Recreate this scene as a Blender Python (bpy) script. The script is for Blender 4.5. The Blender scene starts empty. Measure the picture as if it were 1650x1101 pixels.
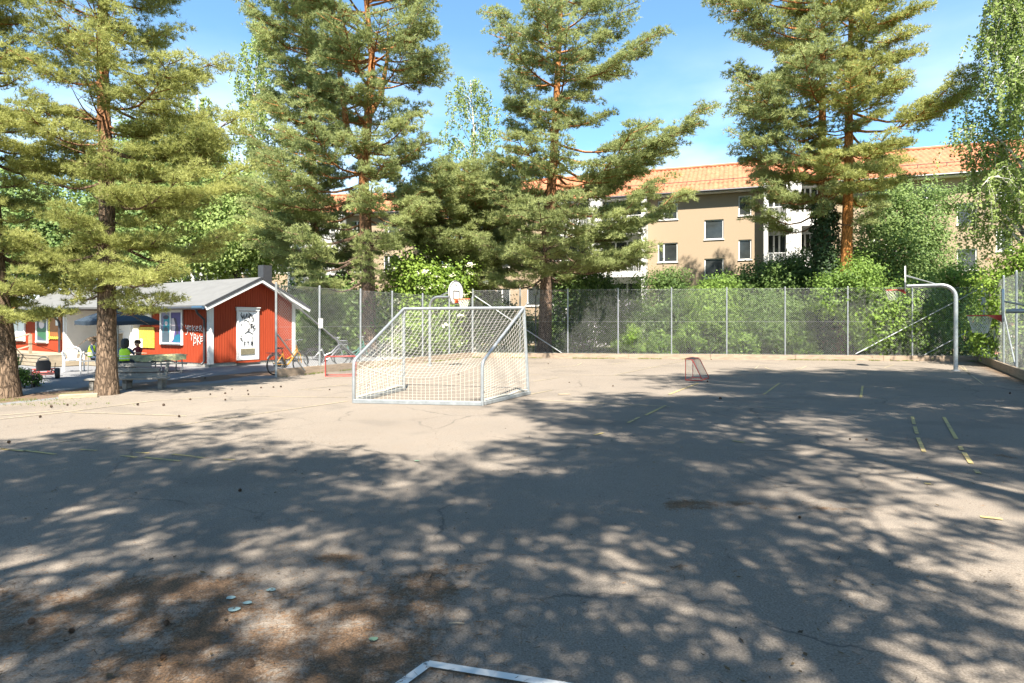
import bpy, math, random
import numpy as np
from mathutils import Vector, Matrix, Quaternion

RNG = np.random.default_rng(7)
random.seed(7)
SC = bpy.context.scene
COL = SC.collection
PI = math.pi
R = math.radians

# ---------------------------------------------------------------- camera model (metres)
F, CAMH, CX, YH = 1000.0, 1.645, 825.0, 520.0


def gp(px, py):
    """ground point seen at a photo pixel"""
    y = F * CAMH / (py - YH)
    return ((px - CX) * y / F, y)


def ap(px, py, y):
    return Vector(((px - CX) * y / F, y, CAMH + (YH - py) * y / F))


# ---------------------------------------------------------------- mesh building
class MB:
    def __init__(self):
        self.v, self.f, self.m = [], [], []

    def add(self, vs, fs, mi=0):
        b = len(self.v)
        self.v += [tuple(p) for p in vs]
        self.f += [tuple(i + b for i in f) for f in fs]
        self.m += [mi] * len(fs)
        return self

    def box(self, c, s, rz=0.0, mi=0):
        hx, hy, hz = s[0] / 2, s[1] / 2, s[2] / 2
        ca, sa = math.cos(rz), math.sin(rz)
        vs = []
        for z in (-hz, hz):
            for x, y in ((-hx, -hy), (hx, -hy), (hx, hy), (-hx, hy)):
                vs.append((c[0] + x * ca - y * sa, c[1] + x * sa + y * ca, c[2] + z))
        return self.add(vs, [(3, 2, 1, 0), (4, 5, 6, 7), (0, 1, 5, 4), (1, 2, 6, 5), (2, 3, 7, 6), (3, 0, 4, 7)], mi)

    def bx(self, lo, hi, mi=0):
        return self.box([(a + b) / 2 for a, b in zip(lo, hi)], [b - a for a, b in zip(lo, hi)], 0, mi)

    def beam(self, p0, p1, w, h, up=(0, 0, 1), mi=0):
        p0, p1 = Vector(p0), Vector(p1)
        d = (p1 - p0).normalized()
        u = Vector(up)
        s = d.cross(u)
        if s.length < 1e-4:
            s = d.cross(Vector((1, 0, 0)))
        s.normalize()
        t = s.cross(d)
        vs = []
        for p in (p0, p1):
            for a, b in ((-1, -1), (1, -1), (1, 1), (-1, 1)):
                vs.append(p + s * (a * w / 2) + t * (b * h / 2))
        return self.add(vs, [(3, 2, 1, 0), (4, 5, 6, 7), (0, 1, 5, 4), (1, 2, 6, 5), (2, 3, 7, 6), (3, 0, 4, 7)], mi)

    def tube(self, pts, r, n=8, caps=True, mi=0):
        pts = [Vector(p) for p in pts]
        k = len(pts)
        rs = list(r) if hasattr(r, '__len__') else [r] * k
        vs = []
        nrm = None
        for i in range(k):
            a, b = pts[max(i - 1, 0)], pts[min(i + 1, k - 1)]
            t = (b - a)
            if t.length < 1e-9:
                t = Vector((0, 0, 1))
            t.normalize()
            if nrm is None:
                nrm = t.orthogonal().normalized()
            else:
                nrm = (nrm - t * nrm.dot(t))
                if nrm.length < 1e-6:
                    nrm = t.orthogonal()
                nrm.normalize()
            bn = t.cross(nrm)
            for j in range(n):
                q = 2 * PI * j / n
                vs.append(pts[i] + nrm * (math.cos(q) * rs[i]) + bn * (math.sin(q) * rs[i]))
        fs = []
        for i in range(k - 1):
            for j in range(n):
                a, b = i * n + j, i * n + (j + 1) % n
                fs.append((a, b, b + n, a + n))
        if caps:
            fs.append(tuple(range(n - 1, -1, -1)))
            fs.append(tuple(range((k - 1) * n, k * n)))
        return self.add(vs, fs, mi)

    def ring(self, c, r, rt, axis=(0, 0, 1), n=28, m=6, mi=0, a0=0.0, a1=2 * PI):
        ax = Vector(axis).normalized()
        u = ax.orthogonal().normalized()
        w = ax.cross(u)
        pts = [Vector(c) + u * (math.cos(a0 + (a1 - a0) * i / n) * r) + w * (math.sin(a0 + (a1 - a0) * i / n) * r) for i in range(n + 1)]
        return self.tube(pts, rt, m, False, mi)

    def disc(self, c, r, th, axis, n=20, mi=0):
        ax = Vector(axis).normalized() * (th / 2)
        c = Vector(c)
        return self.tube([c - ax, c + ax], r, n, True, mi)

    def lathe(self, prof, n=20, c=(0, 0, 0), mi=0):
        vs, fs = [], []
        for r, z in prof:
            for j in range(n):
                q = 2 * PI * j / n
                vs.append((c[0] + r * math.cos(q), c[1] + r * math.sin(q), c[2] + z))
        for i in range(len(prof) - 1):
            for j in range(n):
                a, b = i * n + j, i * n + (j + 1) % n
                fs.append((a, b, b + n, a + n))
        return self.add(vs, fs, mi)

    def prism(self, poly, o, u, w, th, mi=0):
        """extruded polygon: poly in (u, w), thickness along u x w"""
        o, u, w = Vector(o), Vector(u), Vector(w)
        nn = u.cross(w).normalized() * th
        k = len(poly)
        a = [o + u * p[0] + w * p[1] for p in poly]
        vs = a + [p + nn for p in a]
        fs = [tuple(range(k - 1, -1, -1)), tuple(range(k, 2 * k))]
        for i in range(k):
            j = (i + 1) % k
            fs.append((i, j, j + k, i + k))
        return self.add(vs, fs, mi)

    def ell(self, c, r, n=12, m=8, mi=0):
        prof = []
        vs, fs = [], []
        for i in range(m + 1):
            t = PI * i / m
            for j in range(n):
                q = 2 * PI * j / n
                vs.append((c[0] + r[0] * math.sin(t) * math.cos(q), c[1] + r[1] * math.sin(t) * math.sin(q), c[2] - r[2] * math.cos(t)))
        for i in range(m):
            for j in range(n):
                a, b = i * n + j, i * n + (j + 1) % n
                fs.append((a, b, b + n, a + n))
        return self.add(vs, fs, mi)

    def build(self, name, mats, parent=None, bevel=0.0, smooth=False, loc=None):
        me = bpy.data.meshes.new(name)
        me.from_pydata(self.v, [], self.f)
        if not isinstance(mats, (list, tuple)):
            mats = [mats]
        for m in mats:
            me.materials.append(m)
        if len(mats) > 1:
            me.polygons.foreach_set('material_index', self.m)
        if smooth:
            me.polygons.foreach_set('use_smooth', [True] * len(self.f))
        me.update()
        o = bpy.data.objects.new(name, me)
        COL.objects.link(o)
        if parent is not None:
            o.parent = parent
        if loc is not None:
            o.location = loc
        if bevel > 0:
            b = o.modifiers.new('bevel', 'BEVEL')
            b.width = bevel
            b.segments = 2
            b.limit_method = 'ANGLE'
        if smooth and hasattr(me, 'set_sharp_from_angle'):
            me.set_sharp_from_angle(angle=R(40))
        return o


def np_mesh(name, V, T, mats, parent=None, tint=None, smooth=False):
    """V (n,3) verts, T (m,k) faces of constant size k"""
    me = bpy.data.meshes.new(name)
    V = np.ascontiguousarray(V, dtype=np.float32)
    T = np.ascontiguousarray(T, dtype=np.int32)
    k = T.shape[1]
    me.vertices.add(len(V))
    me.vertices.foreach_set('co', V.ravel())
    me.loops.add(T.size)
    me.loops.foreach_set('vertex_index', T.ravel())
    me.polygons.add(len(T))
    me.polygons.foreach_set('loop_start', np.arange(0, T.size, k, dtype=np.int32))
    if tint is not None:
        a = me.attributes.new('tint', 'FLOAT', 'POINT')
        a.data.foreach_set('value', np.ascontiguousarray(tint, dtype=np.float32))
    for m in (mats if isinstance(mats, (list, tuple)) else [mats]):
        me.materials.append(m)
    if smooth:
        me.polygons.foreach_set('use_smooth', np.ones(len(T), dtype=bool))
    me.update(calc_edges=True)
    o = bpy.data.objects.new(name, me)
    COL.objects.link(o)
    if parent is not None:
        o.parent = parent
    return o


def tag(o, label=None, cat=None, group=None, kind=None):
    if label:
        o['label'] = label
    if cat:
        o['category'] = cat
    if group:
        o['group'] = group
    if kind:
        o['kind'] = kind
    return o


def thing(name, label, cat, loc=(0, 0, 0), rz=0.0, group=None):
    o = bpy.data.objects.new(name, None)
    o.empty_display_size = 0.2
    COL.objects.link(o)
    o.location = loc
    o.rotation_euler = (0, 0, rz)
    return tag(o, label, cat, group)


def copy_tree(o, parent=None):
    c = o.copy()
    COL.objects.link(c)
    if parent is not None:
        c.parent = parent
    for ch in list(o.children):
        copy_tree(ch, c)
    return c


# ---------------------------------------------------------------- materials
def nodes_of(m):
    m.use_nodes = True
    nt = m.node_tree
    return nt, nt.nodes['Principled BSDF']


def mat(name, col, rough=0.6, var=0.15, scale=8.0, metal=0.0, bump=0.0, spec=0.5, detail=6.0, stretch=None, col2=None):
    m = bpy.data.materials.new(name)
    nt, bs = nodes_of(m)
    N, L = nt.nodes, nt.links
    bs.inputs['Roughness'].default_value = rough
    bs.inputs['Metallic'].default_value = metal
    bs.inputs['Specular IOR Level'].default_value = spec
    tc = N.new('ShaderNodeTexCoord')
    mp = N.new('ShaderNodeMapping')
    if stretch:
        mp.inputs['Scale'].default_value = stretch
    L.new(tc.outputs['Object'], mp.inputs['Vector'])
    no = N.new('ShaderNodeTexNoise')
    no.inputs['Scale'].default_value = scale
    no.inputs['Detail'].default_value = detail
    no.inputs['Roughness'].default_value = 0.65
    L.new(mp.outputs['Vector'], no.inputs['Vector'])
    mx = N.new('ShaderNodeMix')
    mx.data_type = 'RGBA'
    ramp = N.new('ShaderNodeMapRange')
    ramp.inputs['From Min'].default_value = 0.3
    ramp.inputs['From Max'].default_value = 0.7
    L.new(no.outputs['Fac'], ramp.inputs['Value'])
    L.new(ramp.outputs['Result'], mx.inputs['Factor'])
    a = [max(0, c * (1 - var)) for c in col]
    b = [min(1, c * (1 + var)) for c in col] if col2 is None else col2
    mx.inputs['A'].default_value = (*a, 1)
    mx.inputs['B'].default_value = (*b, 1)
    L.new(mx.outputs['Result'], bs.inputs['Base Color'])
    if bump > 0:
        bp = N.new('ShaderNodeBump')
        bp.inputs['Strength'].default_value = bump
        bp.inputs['Distance'].default_value = 0.02
        L.new(no.outputs['Fac'], bp.inputs['Height'])
        L.new(bp.outputs['Normal'], bs.inputs['Normal'])
    return m


def leaf_mat(name, dark, light, trans=0.35, rough=0.55):
    m = bpy.data.materials.new(name)
    nt, bs = nodes_of(m)
    N, L = nt.nodes, nt.links
    bs.inputs['Roughness'].default_value = rough
    bs.inputs['Specular IOR Level'].default_value = 0.25
    at = N.new('ShaderNodeAttribute')
    at.attribute_name = 'tint'
    mx = N.new('ShaderNodeMix')
    mx.data_type = 'RGBA'
    mx.inputs['A'].default_value = (*dark, 1)
    mx.inputs['B'].default_value = (*light, 1)
    L.new(at.outputs['Fac'], mx.inputs['Factor'])
    L.new(mx.outputs['Result'], bs.inputs['Base Color'])
    tr = N.new('ShaderNodeBsdfTranslucent')
    L.new(mx.outputs['Result'], tr.inputs['Color'])
    ms = N.new('ShaderNodeMixShader')
    ms.inputs['Fac'].default_value = trans
    L.new(bs.outputs['BSDF'], ms.inputs[1])
    L.new(tr.outputs['BSDF'], ms.inputs[2])
    L.new(ms.outputs['Shader'], N['Material Output'].inputs['Surface'])
    return m


def bark_mat(name, low, high, z0, z1, bump=0.6):
    """rough grey-brown bark that turns to flaky orange higher up"""
    m = bpy.data.materials.new(name)
    nt, bs = nodes_of(m)
    N, L = nt.nodes, nt.links
    bs.inputs['Roughness'].default_value = 0.9
    bs.inputs['Specular IOR Level'].default_value = 0.15
    tc = N.new('ShaderNodeTexCoord')
    mp = N.new('ShaderNodeMapping')
    mp.inputs['Scale'].default_value = (1, 1, 0.28)
    L.new(tc.outputs['Object'], mp.inputs['Vector'])
    vo = N.new('ShaderNodeTexVoronoi')
    vo.inputs['Scale'].default_value = 16
    vo.feature = 'DISTANCE_TO_EDGE'
    no = N.new('ShaderNodeTexNoise')
    no.inputs['Scale'].default_value = 14
    no.inputs['Detail'].default_value = 8
    L.new(mp.outputs['Vector'], no.inputs['Vector'])
    ad = N.new('ShaderNodeVectorMath')
    ad.operation = 'MULTIPLY_ADD'
    ad.inputs[1].default_value = (0.12, 0.12, 0.12)
    L.new(no.outputs['Color'], ad.inputs[0])
    L.new(mp.outputs['Vector'], ad.inputs[2])
    L.new(ad.outputs['Vector'], vo.inputs['Vector'])
    sx = N.new('ShaderNodeSeparateXYZ')
    L.new(tc.outputs['Object'], sx.inputs['Vector'])
    zr = N.new('ShaderNodeMapRange')
    zr.inputs['From Min'].default_value = z0
    zr.inputs['From Max'].default_value = z1
    L.new(sx.outputs['Z'], zr.inputs['Value'])
    c1 = N.new('ShaderNodeMix')
    c1.data_type = 'RGBA'
    c1.inputs['A'].default_value = (*low, 1)
    c1.inputs['B'].default_value = (*high, 1)
    L.new(zr.outputs['Result'], c1.inputs['Factor'])
    cr = N.new('ShaderNodeMapRange')
    cr.inputs['From Max'].default_value = 0.22
    cr.inputs['To Min'].default_value = 0.35
    cr.inputs['To Max'].default_value = 1.15
    L.new(vo.outputs['Distance'], cr.inputs['Value'])
    nr = N.new('ShaderNodeMapRange')
    nr.inputs['From Min'].default_value = 0.3
    nr.inputs['From Max'].default_value = 0.7
    nr.inputs['To Min'].default_value = 0.6
    nr.inputs['To Max'].default_value = 1.3
    L.new(no.outputs['Fac'], nr.inputs['Value'])
    mu = N.new('ShaderNodeMath')
    mu.operation = 'MULTIPLY'
    L.new(cr.outputs['Result'], mu.inputs[0])
    L.new(nr.outputs['Result'], mu.inputs[1])
    vm = N.new('ShaderNodeVectorMath')
    vm.operation = 'SCALE'
    L.new(c1.outputs['Result'], vm.inputs[0])
    L.new(mu.outputs['Value'], vm.inputs['Scale'])
    L.new(vm.outputs['Vector'], bs.inputs['Base Color'])
    bp = N.new('ShaderNodeBump')
    bp.inputs['Strength'].default_value = bump
    bp.inputs['Distance'].default_value = 0.03
    L.new(mu.outputs['Value'], bp.inputs['Height'])
    L.new(bp.outputs['Normal'], bs.inputs['Normal'])
    return m


def birch_mat():
    m = bpy.data.materials.new('birch_bark')
    nt, bs = nodes_of(m)
    N, L = nt.nodes, nt.links
    bs.inputs['Roughness'].default_value = 0.7
    tc = N.new('ShaderNodeTexCoord')
    mp = N.new('ShaderNodeMapping')
    mp.inputs['Scale'].default_value = (1.5, 1.5, 5)
    L.new(tc.outputs['Object'], mp.inputs['Vector'])
    no = N.new('ShaderNodeTexNoise')
    no.inputs['Scale'].default_value = 1.6
    no.inputs['Detail'].default_value = 6
    L.new(mp.outputs['Vector'], no.inputs['Vector'])
    cr = N.new('ShaderNodeValToRGB')
    cr.color_ramp.elements[0].position = 0.40
    cr.color_ramp.elements[0].color = (0.05, 0.045, 0.04, 1)
    cr.color_ramp.elements[1].position = 0.50
    cr.color_ramp.elements[1].color = (0.62, 0.58, 0.52, 1)
    L.new(no.outputs['Fac'], cr.inputs['Fac'])
    L.new(cr.outputs['Color'], bs.inputs['Base Color'])
    return m


def brick_roof_mat():
    return mat('clay_tile', (0.32, 0.105, 0.045), 0.8, 0.35, 2.5, col2=(0.43, 0.158, 0.073))


M = {}
M['steel'] = mat('galvanised_steel', (0.31, 0.325, 0.33), 0.42, 0.22, 9, metal=0.55, bump=0.05)
M['steel_dull'] = mat('dull_galvanised', (0.26, 0.275, 0.28), 0.5, 0.25, 7, metal=0.4)
M['wire'] = mat('fence_wire', (0.40, 0.405, 0.395), 0.45, 0.1, 3, metal=0.3)
M['net'] = mat('net_cord', (0.52, 0.50, 0.43), 0.8, 0.1, 10)
M['white_paint'] = mat('white_paint', (0.62, 0.61, 0.585), 0.5, 0.06, 3)
M['white_plastic'] = mat('white_plastic', (0.70, 0.70, 0.69), 0.35, 0.03, 3)
M['board_white'] = mat('backboard_white', (0.58, 0.57, 0.53), 0.45, 0.05, 4)
M['black'] = mat('black_paint', (0.02, 0.02, 0.022), 0.5, 0.2, 5)
M['rubber'] = mat('black_rubber', (0.022, 0.022, 0.022), 0.8, 0.3, 12)
M['red_paint'] = mat('red_paint', (0.45, 0.04, 0.025), 0.45, 0.15, 6)
M['rim_orange'] = mat('rim_orange', (0.75, 0.13, 0.03), 0.45, 0.1, 6)
M['kerb_wood'] = mat('kerb_timber', (0.25, 0.19, 0.135), 0.85, 0.3, 3, bump=0.3, stretch=(1, 1, 6))
M['grey_wood'] = mat('weathered_wood', (0.20, 0.185, 0.165), 0.85, 0.35, 4, bump=0.3, stretch=(1, 8, 8))
M['pale_wood'] = mat('pale_timber', (0.28, 0.225, 0.155), 0.8, 0.2, 4, bump=0.2, stretch=(1, 1, 4))
M['concrete'] = mat('concrete', (0.30, 0.285, 0.255), 0.9, 0.2, 5, bump=0.2)
M['felt'] = mat('roof_felt', (0.118, 0.118, 0.116), 0.85, 0.12, 2.5, bump=0.1)
M['glass'] = mat('window_glass', (0.03, 0.034, 0.034), 0.08, 0.5, 0.7, spec=0.5)
M['tile'] = brick_roof_mat()
M['dark_trim'] = mat('dark_trim', (0.035, 0.035, 0.04), 0.45, 0.2, 6)
M['gutter_blue'] = mat('gutter_blue_grey', (0.03, 0.065, 0.11), 0.4, 0.1, 5)
M['yellow_paint'] = mat('yellow_paint', (0.78, 0.62, 0.05), 0.6, 0.2, 12)
M['bike_yellow'] = mat('bike_orange_yellow', (0.48, 0.22, 0.015), 0.35, 0.05, 5)
M['bike_grey'] = mat('bike_grey', (0.25, 0.26, 0.27), 0.35, 0.1, 5, metal=0.5)
M['bike_green'] = mat('bike_green', (0.05, 0.16, 0.12), 0.35, 0.1, 5)
M['navy'] = mat('navy_canvas', (0.016, 0.028, 0.042), 0.8, 0.15, 5)
M['vest'] = mat('hi_vis_yellow', (0.55, 0.85, 0.03), 0.6, 0.08, 6)
M['reflect'] = mat('reflective_band', (0.60, 0.63, 0.60), 0.35, 0.05, 8)
M['skin'] = mat('skin', (0.55, 0.32, 0.22), 0.55, 0.08, 6)
M['hair_dark'] = mat('dark_hair', (0.015, 0.011, 0.009), 0.5, 0.4, 30)
M['hair_brown'] = mat('brown_hair', (0.05, 0.026, 0.013), 0.5, 0.4, 30)
M['hair_fair'] = mat('fair_hair', (0.22, 0.15, 0.09), 0.5, 0.4, 30)
M['shirt_red'] = mat('dark_red_cloth', (0.16, 0.02, 0.03), 0.85, 0.2, 10)
M['cloth_dark'] = mat('dark_cloth', (0.02, 0.025, 0.04), 0.85, 0.2, 10)
M['cloth_blue'] = mat('blue_cloth', (0.06, 0.09, 0.16), 0.85, 0.2, 10)
M['eye'] = mat('eye_dark', (0.02, 0.015, 0.012), 0.3, 0.1, 5)
M['oilcloth'] = mat('patterned_oilcloth', (0.17, 0.22, 0.17), 0.4, 0.5, 9, col2=(0.52, 0.50, 0.24))
M['bush_leaf'] = leaf_mat('bush_leaf', (0.07, 0.135, 0.026), (0.25, 0.36, 0.07), 0.42)
M['bush_bright'] = leaf_mat('bush_bright', (0.085, 0.155, 0.022), (0.29, 0.40, 0.06), 0.42)
M['bush_dark'] = leaf_mat('bush_dark', (0.05, 0.10, 0.025), (0.18, 0.26, 0.065), 0.42)
M['maple'] = leaf_mat('maple_leaf', (0.085, 0.15, 0.042), (0.29, 0.38, 0.12), 0.42)
M['birch_leaf'] = leaf_mat('birch_leaf', (0.16, 0.23, 0.06), (0.44, 0.53, 0.18), 0.5)
M['ivy'] = leaf_mat('ivy_leaf', (0.012, 0.03, 0.010), (0.045, 0.08, 0.025), 0.15)
M['pine_a'] = leaf_mat('pine_needles_yellow', (0.21, 0.235, 0.065), (0.56, 0.57, 0.20), 0.5)
M['pine_b'] = leaf_mat('pine_needles_green', (0.165, 0.205, 0.075), (0.50, 0.54, 0.22), 0.5)
M['flower'] = leaf_mat('white_blossom', (0.62, 0.60, 0.42), (0.80, 0.78, 0.62), 0.2)
M['flower_pink'] = leaf_mat('pink_blossom', (0.45, 0.20, 0.14), (0.70, 0.42, 0.32), 0.2)
M['grass'] = leaf_mat('grass_blade', (0.06, 0.11, 0.015), (0.24, 0.27, 0.05))
M['litter'] = leaf_mat('dry_needles', (0.035, 0.02, 0.012), (0.20, 0.105, 0.045), 0.0, 0.9)
M['bark_a'] = bark_mat('pine_bark_near', (0.165, 0.115, 0.078), (0.36, 0.15, 0.055), 4.5, 8.0)
M['bark_b'] = bark_mat('pine_bark_far', (0.16, 0.11, 0.08), (0.40, 0.17, 0.06), 5.0, 9.5)
M['bark_grey'] = bark_mat('grey_bark', (0.10, 0.085, 0.07), (0.12, 0.10, 0.08), 3, 8)
M['bark_o'] = bark_mat('orange_pine_bark', (0.17, 0.11, 0.07), (0.46, 0.19, 0.055), 2.0, 4.6)
M['birch_bark'] = birch_mat()
M['cone'] = mat('pine_cone', (0.06, 0.035, 0.02), 0.8, 0.4, 40)


def siding_mat():
    m = bpy.data.materials.new('red_boards')
    nt, bs = nodes_of(m)
    N, L = nt.nodes, nt.links
    bs.inputs['Roughness'].default_value = 0.75
    bs.inputs['Specular IOR Level'].default_value = 0.25
    tc = N.new('ShaderNodeTexCoord')
    no = N.new('ShaderNodeTexNoise')
    no.inputs['Scale'].default_value = 3
    no.inputs['Detail'].default_value = 8
    mp = N.new('ShaderNodeMapping')
    mp.inputs['Scale'].default_value = (4, 4, 0.6)
    L.new(tc.outputs['Object'], mp.inputs['Vector'])
    L.new(mp.outputs['Vector'], no.inputs['Vector'])
    mx = N.new('ShaderNodeMix')
    mx.data_type = 'RGBA'
    mx.inputs['A'].default_value = (0.25, 0.034, 0.012, 1)
    mx.inputs['B'].default_value = (0.36, 0.058, 0.020, 1)
    L.new(no.outputs['Fac'], mx.inputs['Factor'])
    L.new(mx.outputs['Result'], bs.inputs['Base Color'])
    return m


M['red_boards'] = siding_mat()


def render_wall_mat():
    m = mat('beige_render', (0.295, 0.228, 0.158), 0.95, 0.16, 30, bump=0.06, spec=0.1, detail=10)
    return m


M['render'] = render_wall_mat()


def paint_line_mat(name, col, wear=0.5):
    m = bpy.data.materials.new(name)
    nt, bs = nodes_of(m)
    N, L = nt.nodes, nt.links
    bs.inputs['Roughness'].default_value = 0.8
    g = N.new('ShaderNodeNewGeometry')
    no = N.new('ShaderNodeTexNoise')
    no.inputs['Scale'].default_value = 11
    no.inputs['Detail'].default_value = 9
    no.inputs['Roughness'].default_value = 0.7
    L.new(g.outputs['Position'], no.inputs['Vector'])
    n2 = N.new('ShaderNodeTexNoise')
    n2.inputs['Scale'].default_value = 0.9
    L.new(g.outputs['Position'], n2.inputs['Vector'])
    ad = N.new('ShaderNodeMath')
    ad.operation = 'MULTIPLY_ADD'
    ad.inputs[1].default_value = 0.5
    L.new(n2.outputs['Fac'], ad.inputs[0])
    L.new(no.outputs['Fac'], ad.inputs[2])
    mr = N.new('ShaderNodeMapRange')
    mr.inputs['From Min'].default_value = wear + 0.15
    mr.inputs['From Max'].default_value = wear + 0.32
    L.new(ad.outputs['Value'], mr.inputs['Value'])
    mx = N.new('ShaderNodeMix')
    mx.data_type = 'RGBA'
    mx.inputs['A'].default_value = (0.165, 0.14, 0.114, 1)
    mx.inputs['B'].default_value = (*col, 1)
    L.new(mr.outputs['Result'], mx.inputs['Factor'])
    L.new(mx.outputs['Result'], bs.inputs['Base Color'])
    return m


M['line_yellow'] = paint_line_mat('worn_yellow_line', (0.42, 0.32, 0.12), 0.45)
M['line_pale'] = paint_line_mat('worn_pale_line', (0.36, 0.30, 0.185), 0.47)
M['line_white'] = paint_line_mat('white_line', (0.58, 0.57, 0.54), 0.24)
M['dot_blue'] = paint_line_mat('pale_blue_dot', (0.20, 0.29, 0.285), 0.32)
M['dot_green'] = paint_line_mat('pale_green_dot', (0.16, 0.25, 0.16), 0.35)


# ---------------------------------------------------------------- ground
def vnoise(x, y, s, seed=0):
    """smooth value noise, vectorised"""
    x, y = x * s + seed * 17.3, y * s + seed * 9.1
    xi, yi = np.floor(x), np.floor(y)
    fx, fy = x - xi, y - yi
    fx, fy = fx * fx * (3 - 2 * fx), fy * fy * (3 - 2 * fy)

    def h(a, b):
        q = np.sin(a * 127.1 + b * 311.7 + seed) * 43758.5453
        return q - np.floor(q)
    return (h(xi, yi) * (1 - fx) + h(xi + 1, yi) * fx) * (1 - fy) + (h(xi, yi + 1) * (1 - fx) + h(xi + 1, yi + 1) * fx) * fy


def fbm(x, y, s, seed=0):
    return (vnoise(x, y, s, seed) + 0.5 * vnoise(x, y, s * 2.1, seed + 1) + 0.25 * vnoise(x, y, s * 4.3, seed + 2)) / 1.75


CORNER_L = (-1.85, 29.2)     # far left corner of the court
CORNER_R = (19.9, 26.3)      # far right corner
NEAR_L = gp(445, 608)        # free end of the left fence
RIGHT_DIR = (-0.513, -0.858)
NEAR_R = (CORNER_R[0] + RIGHT_DIR[0] * 24, CORNER_R[1] + RIGHT_DIR[1] * 24)


def sd_line(x, y, p, q):
    """signed distance: positive on the left of p->q"""
    dx, dy = q[0] - p[0], q[1] - p[1]
    n = math.hypot(dx, dy)
    return (dx * (y - p[1]) - dy * (x - p[0])) / n


def ground_material():
    m = bpy.data.materials.new('asphalt')
    nt, bs = nodes_of(m)
    N, L = nt.nodes, nt.links
    bs.inputs['Roughness'].default_value = 0.92
    bs.inputs['Specular IOR Level'].default_value = 0.2
    g = N.new('ShaderNodeNewGeometry')
    at = N.new('ShaderNodeAttribute')
    at.attribute_name = 'zones'
    sp = N.new('ShaderNodeSeparateColor')
    L.new(at.outputs['Color'], sp.inputs['Color'])

    def noise(scale, detail=6, rough=0.6):
        n = N.new('ShaderNodeTexNoise')
        n.inputs['Scale'].default_value = scale
        n.inputs['Detail'].default_value = detail
        n.inputs['Roughness'].default_value = rough
        L.new(g.outputs['Position'], n.inputs['Vector'])
        return n

    def mrange(src, a, b, c=0.0, d=1.0):
        r = N.new('ShaderNodeMapRange')
        for k, v in zip(('From Min', 'From Max', 'To Min', 'To Max'), (a, b, c, d)):
            r.inputs[k].default_value = v
        L.new(src, r.inputs['Value'])
        return r.outputs['Result']

    def mix(fac, a, b, mode='MIX'):
        x = N.new('ShaderNodeMix')
        x.data_type = 'RGBA'
        x.blend_type = mode
        for k, v in (('Factor', fac), ('A', a), ('B', b)):
            if isinstance(v, tuple):
                x.inputs[k].default_value = (*v, 1)
            elif isinstance(v, (int, float)):
                x.inputs[k].default_value = v
            else:
                L.new(v, x.inputs[k])
        return x.outputs['Result']

    def math_(op, a, b):
        x = N.new('ShaderNodeMath')
        x.operation = op
        for i, v in enumerate((a, b)):
            if isinstance(v, (int, float)):
                x.inputs[i].default_value = v
            else:
                L.new(v, x.inputs[i])
        return x.outputs['Value']

    big = noise(0.22, 5)
    mid = noise(2.2, 7, 0.65)
    fine = noise(85, 4, 0.75)
    grain = noise(420, 2, 0.6)
    base = mix(mrange(big.outputs['Fac'], 0.3, 0.7), (0.158, 0.132, 0.106), (0.204, 0.172, 0.139))
    base = mix(mrange(mid.outputs['Fac'], 0.35, 0.75, 0.0, 0.9), base, (0.169, 0.146, 0.121))
    # old patches, oil stains
    pt = noise(0.55, 3, 0.5)
    base = mix(mrange(pt.outputs['Fac'], 0.56, 0.62, 0.0, 0.30), base, (0.10, 0.088, 0.075))
    st = noise(1.6, 8, 0.8)
    base = mix(mrange(st.outputs['Fac'], 0.60, 0.72, 0.0, 0.45), base, (0.085, 0.075, 0.065))
    # aggregate speckle
    sp1 = mrange(fine.outputs['Fac'], 0.35, 0.65, 0.60, 1.40)
    sp2 = mrange(grain.outputs['Fac'], 0.3, 0.7, 0.85, 1.15)
    spk = math_('MULTIPLY', sp1, sp2)
    sc = N.new('ShaderNodeVectorMath')
    sc.operation = 'SCALE'
    # forecourt: cooler, paler grey
    fore = mix(sp.outputs['Blue'], base, (0.162, 0.162, 0.166))
    L.new(fore, sc.inputs[0])
    L.new(spk, sc.inputs['Scale'])
    col = sc.outputs['Vector']
    # cracks
    vo = N.new('ShaderNodeTexVoronoi')
    vo.feature = 'DISTANCE_TO_EDGE'
    vo.inputs['Scale'].default_value = 0.42
    w = N.new('ShaderNodeVectorMath')
    w.operation = 'MULTIPLY_ADD'
    w.inputs[1].default_value = (0.9, 0.9, 0)
    L.new(noise(0.9, 6).outputs['Color'], w.inputs[0])
    L.new(g.outputs['Position'], w.inputs[2])
    L.new(w.outputs['Vector'], vo.inputs['Vector'])
    crack = mrange(vo.outputs['Distance'], 0.0, 0.008, 1.0, 0.0)
    crack = math_('MULTIPLY', crack, mrange(noise(0.35, 3).outputs['Fac'], 0.44, 0.56))
    col = mix(math_('MULTIPLY', crack, 0.75), col, (0.06, 0.055, 0.05))
    # needle litter
    ln = noise(26, 8, 0.75)
    lm = noise(3.2, 6, 0.6)
    lv = math_('ADD', math_('MULTIPLY', ln.outputs['Fac'], 0.55), math_('MULTIPLY', lm.outputs['Fac'], 0.45))
    thr = mrange(sp.outputs['Red'], 0.0, 1.0, 0.76, 0.30)
    lf = mrange(math_('SUBTRACT', lv, thr), 0.0, 0.10)
    lcol = mix(mrange(fine.outputs['Fac'], 0.35, 0.65), (0.040, 0.025, 0.016), (0.185, 0.105, 0.052))
    col = mix(math_('MULTIPLY', lf, 0.85), col, lcol)
    # grass / soil
    gcol = mix(mrange(ln.outputs['Fac'], 0.35, 0.65), (0.05, 0.075, 0.015), (0.16, 0.17, 0.05))
    col = mix(sp.outputs['Green'], col, gcol)
    L.new(col, bs.inputs['Base Color'])
    bp = N.new('ShaderNodeBump')
    bp.inputs['Strength'].default_value = 0.35
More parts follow.
